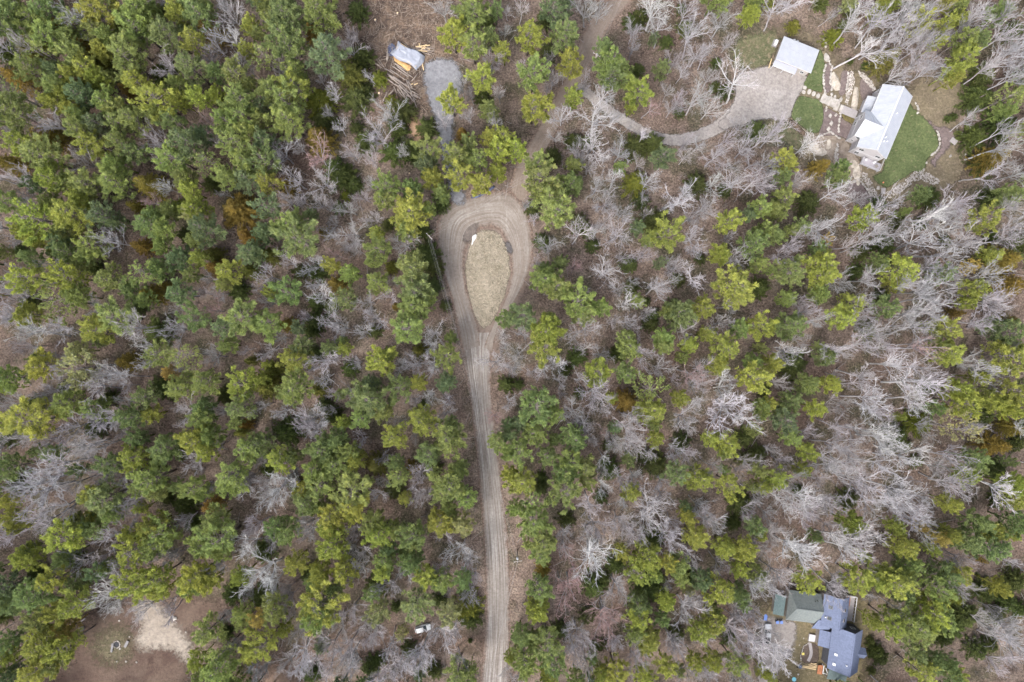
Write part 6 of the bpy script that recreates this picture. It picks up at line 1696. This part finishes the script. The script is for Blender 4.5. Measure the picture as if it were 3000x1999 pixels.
def tarp_stack():
    c = W(1080+735/6.4, 110+332/6.4, 0.8)
    rz = R(-31.5)
    # the stack of sawn boards under it
    e = empty('lumber_stack', (c.x, c.y, 0), rz, 'stack of sawn lumber hidden under the silver tarp', 'lumber')
    for k in range(5):
        for j in range(6):
            m = MB(); m.box((0.05*(k % 2), -1.45+0.58*j, 0.16+0.2*k), (7.2, 0.5, 0.17)); m.build('board', MT['fresh_wood'], e)
    nx, ny = 56, 30
    V = []; F = []
    for j in range(ny+1):
        for i in range(nx+1):
            u = i/nx*2-1; v = j/ny*2-1
            x = u*4.35; y = v*2.15
            x += 0.25*math.sin(v*3.1+1)*abs(u); y += 0.28*math.sin(u*4.2)*abs(v) + (0.35*u if v > 0 else 0.15*u)
            edge = max(abs(u)*1.06, abs(v))
            z = 1.30 - 0.75*max(0, (edge-0.80)/0.2)**1.2
            p = Vector((u*3.2, v*2.2, 0))
            z += 0.10*mnoise.noise(p*1.1) + 0.11*abs(math.sin(u*7+v*2.4+2*mnoise.noise(p*0.7)))*(1-abs(v)*0.4) + 0.05*mnoise.noise(p*3.5)
            V.append((x, y, max(z, 0.14)))
    for j in range(ny):
        for i in range(nx):
            a = j*(nx+1)+i; F.append((a, a+1, a+nx+2, a+nx+1))
    me = np_mesh('tarp', np.array(V), np.array(F), MT['tarp'], True)
    o = link('tarp', me); o.location = (c.x, c.y, 0); o.rotation_euler = (0, 0, rz)
    tag(o, 'crumpled silver tarp draped over a stack in the cutting', 'tarp')
    # sawdust along its lower side
    P = [W(1080+x/6.4, 110+y/6.4) for x, y in ((450,330),(640,440),(830,545),(800,600),(745,650),(690,610),(590,530),(500,450),(455,390))]
    P = smooth_closed(P, .4, 2)
    cc = Vector((0, 0, 0))
    for p in P: cc += p
    cc /= len(P)
    V = []; F = []; n = len(P); rings = 6
    for k in range(rings+1):
        t = k/rings
        for p in P:
            s = p.lerp(cc, t); V.append((s.x+.25*mnoise.noise(s*1.3)*(1-t), s.y+.25*mnoise.noise(s*1.3+Vector((4, 4, 4)))*(1-t), 0.02+0.4*(1-(1-t)**2)+.06*mnoise.noise(s*2)*t))
    for k in range(rings):
        for i in range(n):
            a = k*n+i; b = k*n+(i+1) % n; F.append((a, b, b+n, a+n))
    me = np_mesh('sawdust', np.array(V), np.array(F), MT['sawdust'], True)
    at = me.attributes.new('edge', 'FLOAT', 'POINT'); at.data.foreach_set('value', np.repeat(np.array([-0.5, 1.0]+[5.0]*(rings-1)), n).astype(np.float32))
    if me.polygons[len(me.polygons)//2].normal.z < 0: me.flip_normals()
    tag(link('sawdust_heap', me), 'orange sawdust heaped along the lower side of the silver tarp', 'sawdust')
    B = [(945,110,955,160),(900,190,1080,140),(940,275,1085,135),(855,240,1100,262),(880,172,1150,145),(1040,180,1150,225),(990,310,1028,470),(1002,465,1030,615),(772,882,830,872),(850,892,920,860),(880,255,960,240),(960,180,1060,215)]
    for i, (x1, y1, x2, y2) in enumerate(B):
        z = .12+.09*(i % 5)
        m = MB(); m.bar(W(1080+x1/6.4, 110+y1/6.4, z), W(1080+x2/6.4, 110+y2/6.4, z+.06), 0.24, 0.06)
        m.build('board', MT['fresh_wood'], label='fresh yellow board %s, %s from the top' % ('loose right of the silver tarp' if i not in (8, 9) else 'at the right end of the log pile', ORD[i] if i < 8 else ORD[i-8] if i in (8, 9) else ORD[i-2]), cat='board', group='loose boards round the tarp')
    q = random.Random(8)
    S = [(830,200,1000,260),(880,185,1220,215),(900,215,1225,250),(1000,230,1215,265),(1040,250,1250,315),(990,270,1150,330),(1100,190,1220,200),(1110,300,1180,340),(690,135,800,225)]
    for i, (x1, y1, x2, y2) in enumerate(S):
        m = MB(); z = .12+.06*(i % 3)
        m.tube([W(1080+x1/6.4, 110+y1/6.4, z), W(1080+x2/6.4, 110+y2/6.4, z+.05)], [.10, .07], 6)
        m.build('pole_log', MT['log'], label='thin grey pole in the heap right of the silver tarp, %s of nine' % ORD[i], cat='pole', group='thin poles right of the tarp')
    for i, (x1, y1, x2, y2) in enumerate(((360,215,335,430),(372,300,352,440))):
        m = MB(); m.tube([W(1080+x1/6.4, 110+y1/6.4, .2), W(1080+x2/6.4, 110+y2/6.4, .2)], [.17, .15], 8)
        m.build('log', MT['log'], None, True, label=('longer upright log left of the silver tarp', 'shorter upright log left of the silver tarp')[i], cat='log', group='two logs left of the tarp')
    # plastic sheet left of the tarp
    ground_sheet('groundsheet', [(1139,152),(1143,134),(1150,133),(1155,145),(1150,158),(1143,161)], 0.05, MT['tarp_blue'], .15, 1, kind='thing', cell=0.25)
    tag(bpy.data.objects['groundsheet'], 'dark blue groundsheet on the soil left of the silver tarp', 'groundsheet')
tarp_stack()

def stumps():
    for i, (x, y, r, lab) in enumerate(((1111, 274, .3, 'pale cut stump left of the log pile'), (1154, 287, .3, 'pale cut stump below the log pile'), (1158, 469, .32, 'pale cut stump among firs below the orange soil'), (1200, 509, .25, 'pale cut stump above the big pine crowns'), (1100, 60, .3, 'pale cut stump in the brown cutting'), (1165, 40, .26, 'pale cut stump near the upper photo edge of the cutting'))):
        w = W(x, y)
        e = empty('tree_stump', (w.x, w.y, 0), 0, lab, 'stump', 'cut stumps round the log yard')
        m = MB(); m.lathe([(r*1.35, -.05), (r*1.1, .12), (r, .4)], 10); m.build('trunk', MT['log'], e)
        m = MB(); m.lathe([(r*.88, .39), (r*.88, .415)], 10); m.build('cut_face', MT['log_end'], e)
stumps()

def slash_debris():
    q = random.Random(21)
    mb = MB(); n = 0
    while n < 1300:
        x = q.uniform(960, 1350); y = q.uniform(-30, 340)
        if not inside((x, y), CUT) or inside((x, y), SPUR): continue
        n += 1
        w = W(x, y); a = q.uniform(0, PI); l = q.choice((.5, .8, 1.2, 2.0))*q.uniform(.6, 1.3); r = q.uniform(.025, .08)
        d = Vector((math.cos(a), math.sin(a), q.uniform(-.05, .12)))*l*.5
        z = Vector((0, 0, q.uniform(.05, .25)))
        mb.tube([w-d+z, w+d+z], [r, r*.7], 3, False)
    o = mb.build('slash_debris', MT['bark'], label='sticks and brushwood littering the brown cutting', cat='debris', kind='stuff')
    o.color = (0.235, 0.195, 0.165, 1)
    mb = MB(); n = 0
    while n < 700:
        x = q.uniform(0, 3000); y = q.uniform(0, 2000)
        if any(inside((x, y), P) for P in OPEN): continue
        n += 1
        w = W(x, y); a = q.uniform(0, PI); l = q.uniform(1.5, 5); r = q.uniform(.04, .11)
        d = Vector((math.cos(a), math.sin(a), q.uniform(-.02, .05)))*l*.5
        mb.tube([w-d+Vector((0, 0, .12)), w+Vector((q.gauss(0, .1), q.gauss(0, .1), .12)), w+d+Vector((0, 0, .12))], [r, r*.85, r*.6], 4, False)
    o = mb.build('fallen_branches_debris', MT['bark'], label='fallen grey branches scattered over the forest floor', cat='debris', kind='stuff')
    o.color = (0.26, 0.24, 0.235, 1)
slash_debris()

# ------------------------------------------------------------------ turnaround details
def turnaround():
    # dark plastic bundle under the pines
    P = [W(x, y, .3) for x, y in ((1382, 578), (1398, 576), (1415, 568), (1433, 558), (1448, 546))]
    C = catmull(P, 6); o = C[0].copy()
    m = MB(); m.tube([p-o+Vector((0, 0, .12*math.sin(i*1.3))) for i, p in enumerate(C)], [.28+.16*math.sin(i*.9+.4)**2 for i in range(len(C))], 8)
    t = m.build('tarp_bundle', MT['tarp_blue'], None, True, label='long dark blue tarp bundle under the pines at the turnaround', cat='tarp bundle'); t.location = o
    boulder(1423, 559, 1.0, 'tan boulder beside the dark blue tarp bundle', sq=(1.2, .9, .7))
    # crumpled white sheet
    P = [W(x, y) for x, y in ((1391,688),(1396,686),(1396,697),(1392,703),(1387,710),(1383,720),(1381,716),(1384,706),(1383,697),(1384,692))]
    P = smooth_closed(P, .25, 1); c = Vector((0, 0, 0))
    for p in P: c += p
    c /= len(P)
    V = []; F = []; n = len(P); rings = 5
    for k in range(rings+1):
        t = k/rings
        for p in P:
            s = p.lerp(c, t); V.append((s.x-c.x, s.y-c.y, .10+.22*(1-(1-t)**2)+.16*mnoise.noise(s*2.2)*min(1, t*3)))
    for k in range(rings):
        for i in range(n):
            a = k*n+i; b = k*n+(i+1) % n; F.append((a, b, b+n, a+n))
    me = np_mesh('white_sheet', np.array(V), np.array(F), MT['plastic_white'], True)
    if me.polygons[len(me.polygons)//2].normal.z < 0: me.flip_normals()
    ob = link('white_sheet', me); ob.location = (c.x, c.y, .03); tag(ob, 'crumpled white sheet at the upper left rim of the grassy island', 'plastic sheet')
turnaround()
def zi(x, y):
    return 0.25
tuft_stuff('dry_grass', [(x + (1430-x)*.06, y + (820-y)*.04) for x, y in ISL], 2600, lambda x, y: 0.02 + 0.50*max(0.0, 1-(((x-1430)/66)**2 + ((y-815)/150)**2)), 0.26, mat_plain('straw', (0.31, 0.272, 0.215), 0.9, 0.25, 0.8), None, 'pale dry grass tufts covering the island in the turnaround')

# ------------------------------------------------------------------ clearing at the lower left
def clearing():
    w = W(342, 1888)
    e = empty('fire_pit', (w.x, w.y, 0), 0, 'round fire pit with black ash in the brown clearing', 'fire pit')
    m = MB(); m.lathe([(.75, .03), (.72, .05), (.3, .10), (.05, .12)], 16); m.build('ash', MT['ash'], e, True)
    q = random.Random(2)
    for k in range(14):
        a = 2*PI*k/14
        o = link('stone', q.choice(RUBBLES), e); o.location = (.95*math.cos(a), .95*math.sin(a), .14); o.scale = (.55, .42, .42); o.rotation_euler = (0, 0, a+1.57)
    for i, (x, y, l, wd, rz, lab) in enumerate(((330, 1897, 2.4, .5, 1.45, 'flat grey stone bench left of the fire pit'), (372, 1886, 1.9, .7, 1.1, 'flat grey stone bench right of the fire pit'))):
        w = W(x, y); m = MB(); m.box((0, 0, .34), (l, wd, .14)); e2 = empty('stone_bench', (w.x, w.y, 0), rz, lab, 'bench', 'benches by the fire pit')
        m.build('seat', MT['concrete'], e2)
        for s in (-1, 1):
            m = MB(); m.box((s*l*.34, 0, .13), (.25, wd*.8, .28)); m.build('leg', MT['rubble'], e2)
    for i, (x, y, s, lab) in enumerate(((513, 1812, 1.35, 'round white boulder at the right edge of the clearing'), (350, 1818, .7, 'small white stone near the top of the clearing'), (380, 1866, .5, 'small white stone above the right stone bench'), (352, 1901, .8, 'pale stone below the fire pit'), (400, 1940, .7, 'lavender stone in the lower clearing'), (343, 1938, .6, 'pale stone in the lower middle of the clearing'), (370, 1938, .7, 'grey stone between the lower clearing stones'), (545, 1852, .5, 'small white stone on brown soil right of the sandy path'))):
        boulder(x, y, s, lab, sq=(1, .9, .8), group='stones in the clearing')
    w = W(241, 1841); e = empty('wooden_crate', (w.x, w.y, 0), .3, 'grey wooden crate at the left edge of the clearing', 'crate')
    for k in range(4):
        m = MB(); m.box((-.45+.3*k, 0, .5), (.24, 1.1, .05)); m.build('slat', MT['wood'], e)
    m = MB()
    for s in (-1, 1): m.box((0, s*.52, .25), (1.15, .06, .5)); m.box((s*.58, 0, .25), (.06, 1.0, .5))
    m.build('side_board', MT['wood'], e)
    m = MB(); m.bar(W(236, 1822, .3), W(250, 1812, .3), .35, .25); m.build('beam', MT['wood'], label='squared grey beam under the pines left of the clearing', cat='beam')
clearing()
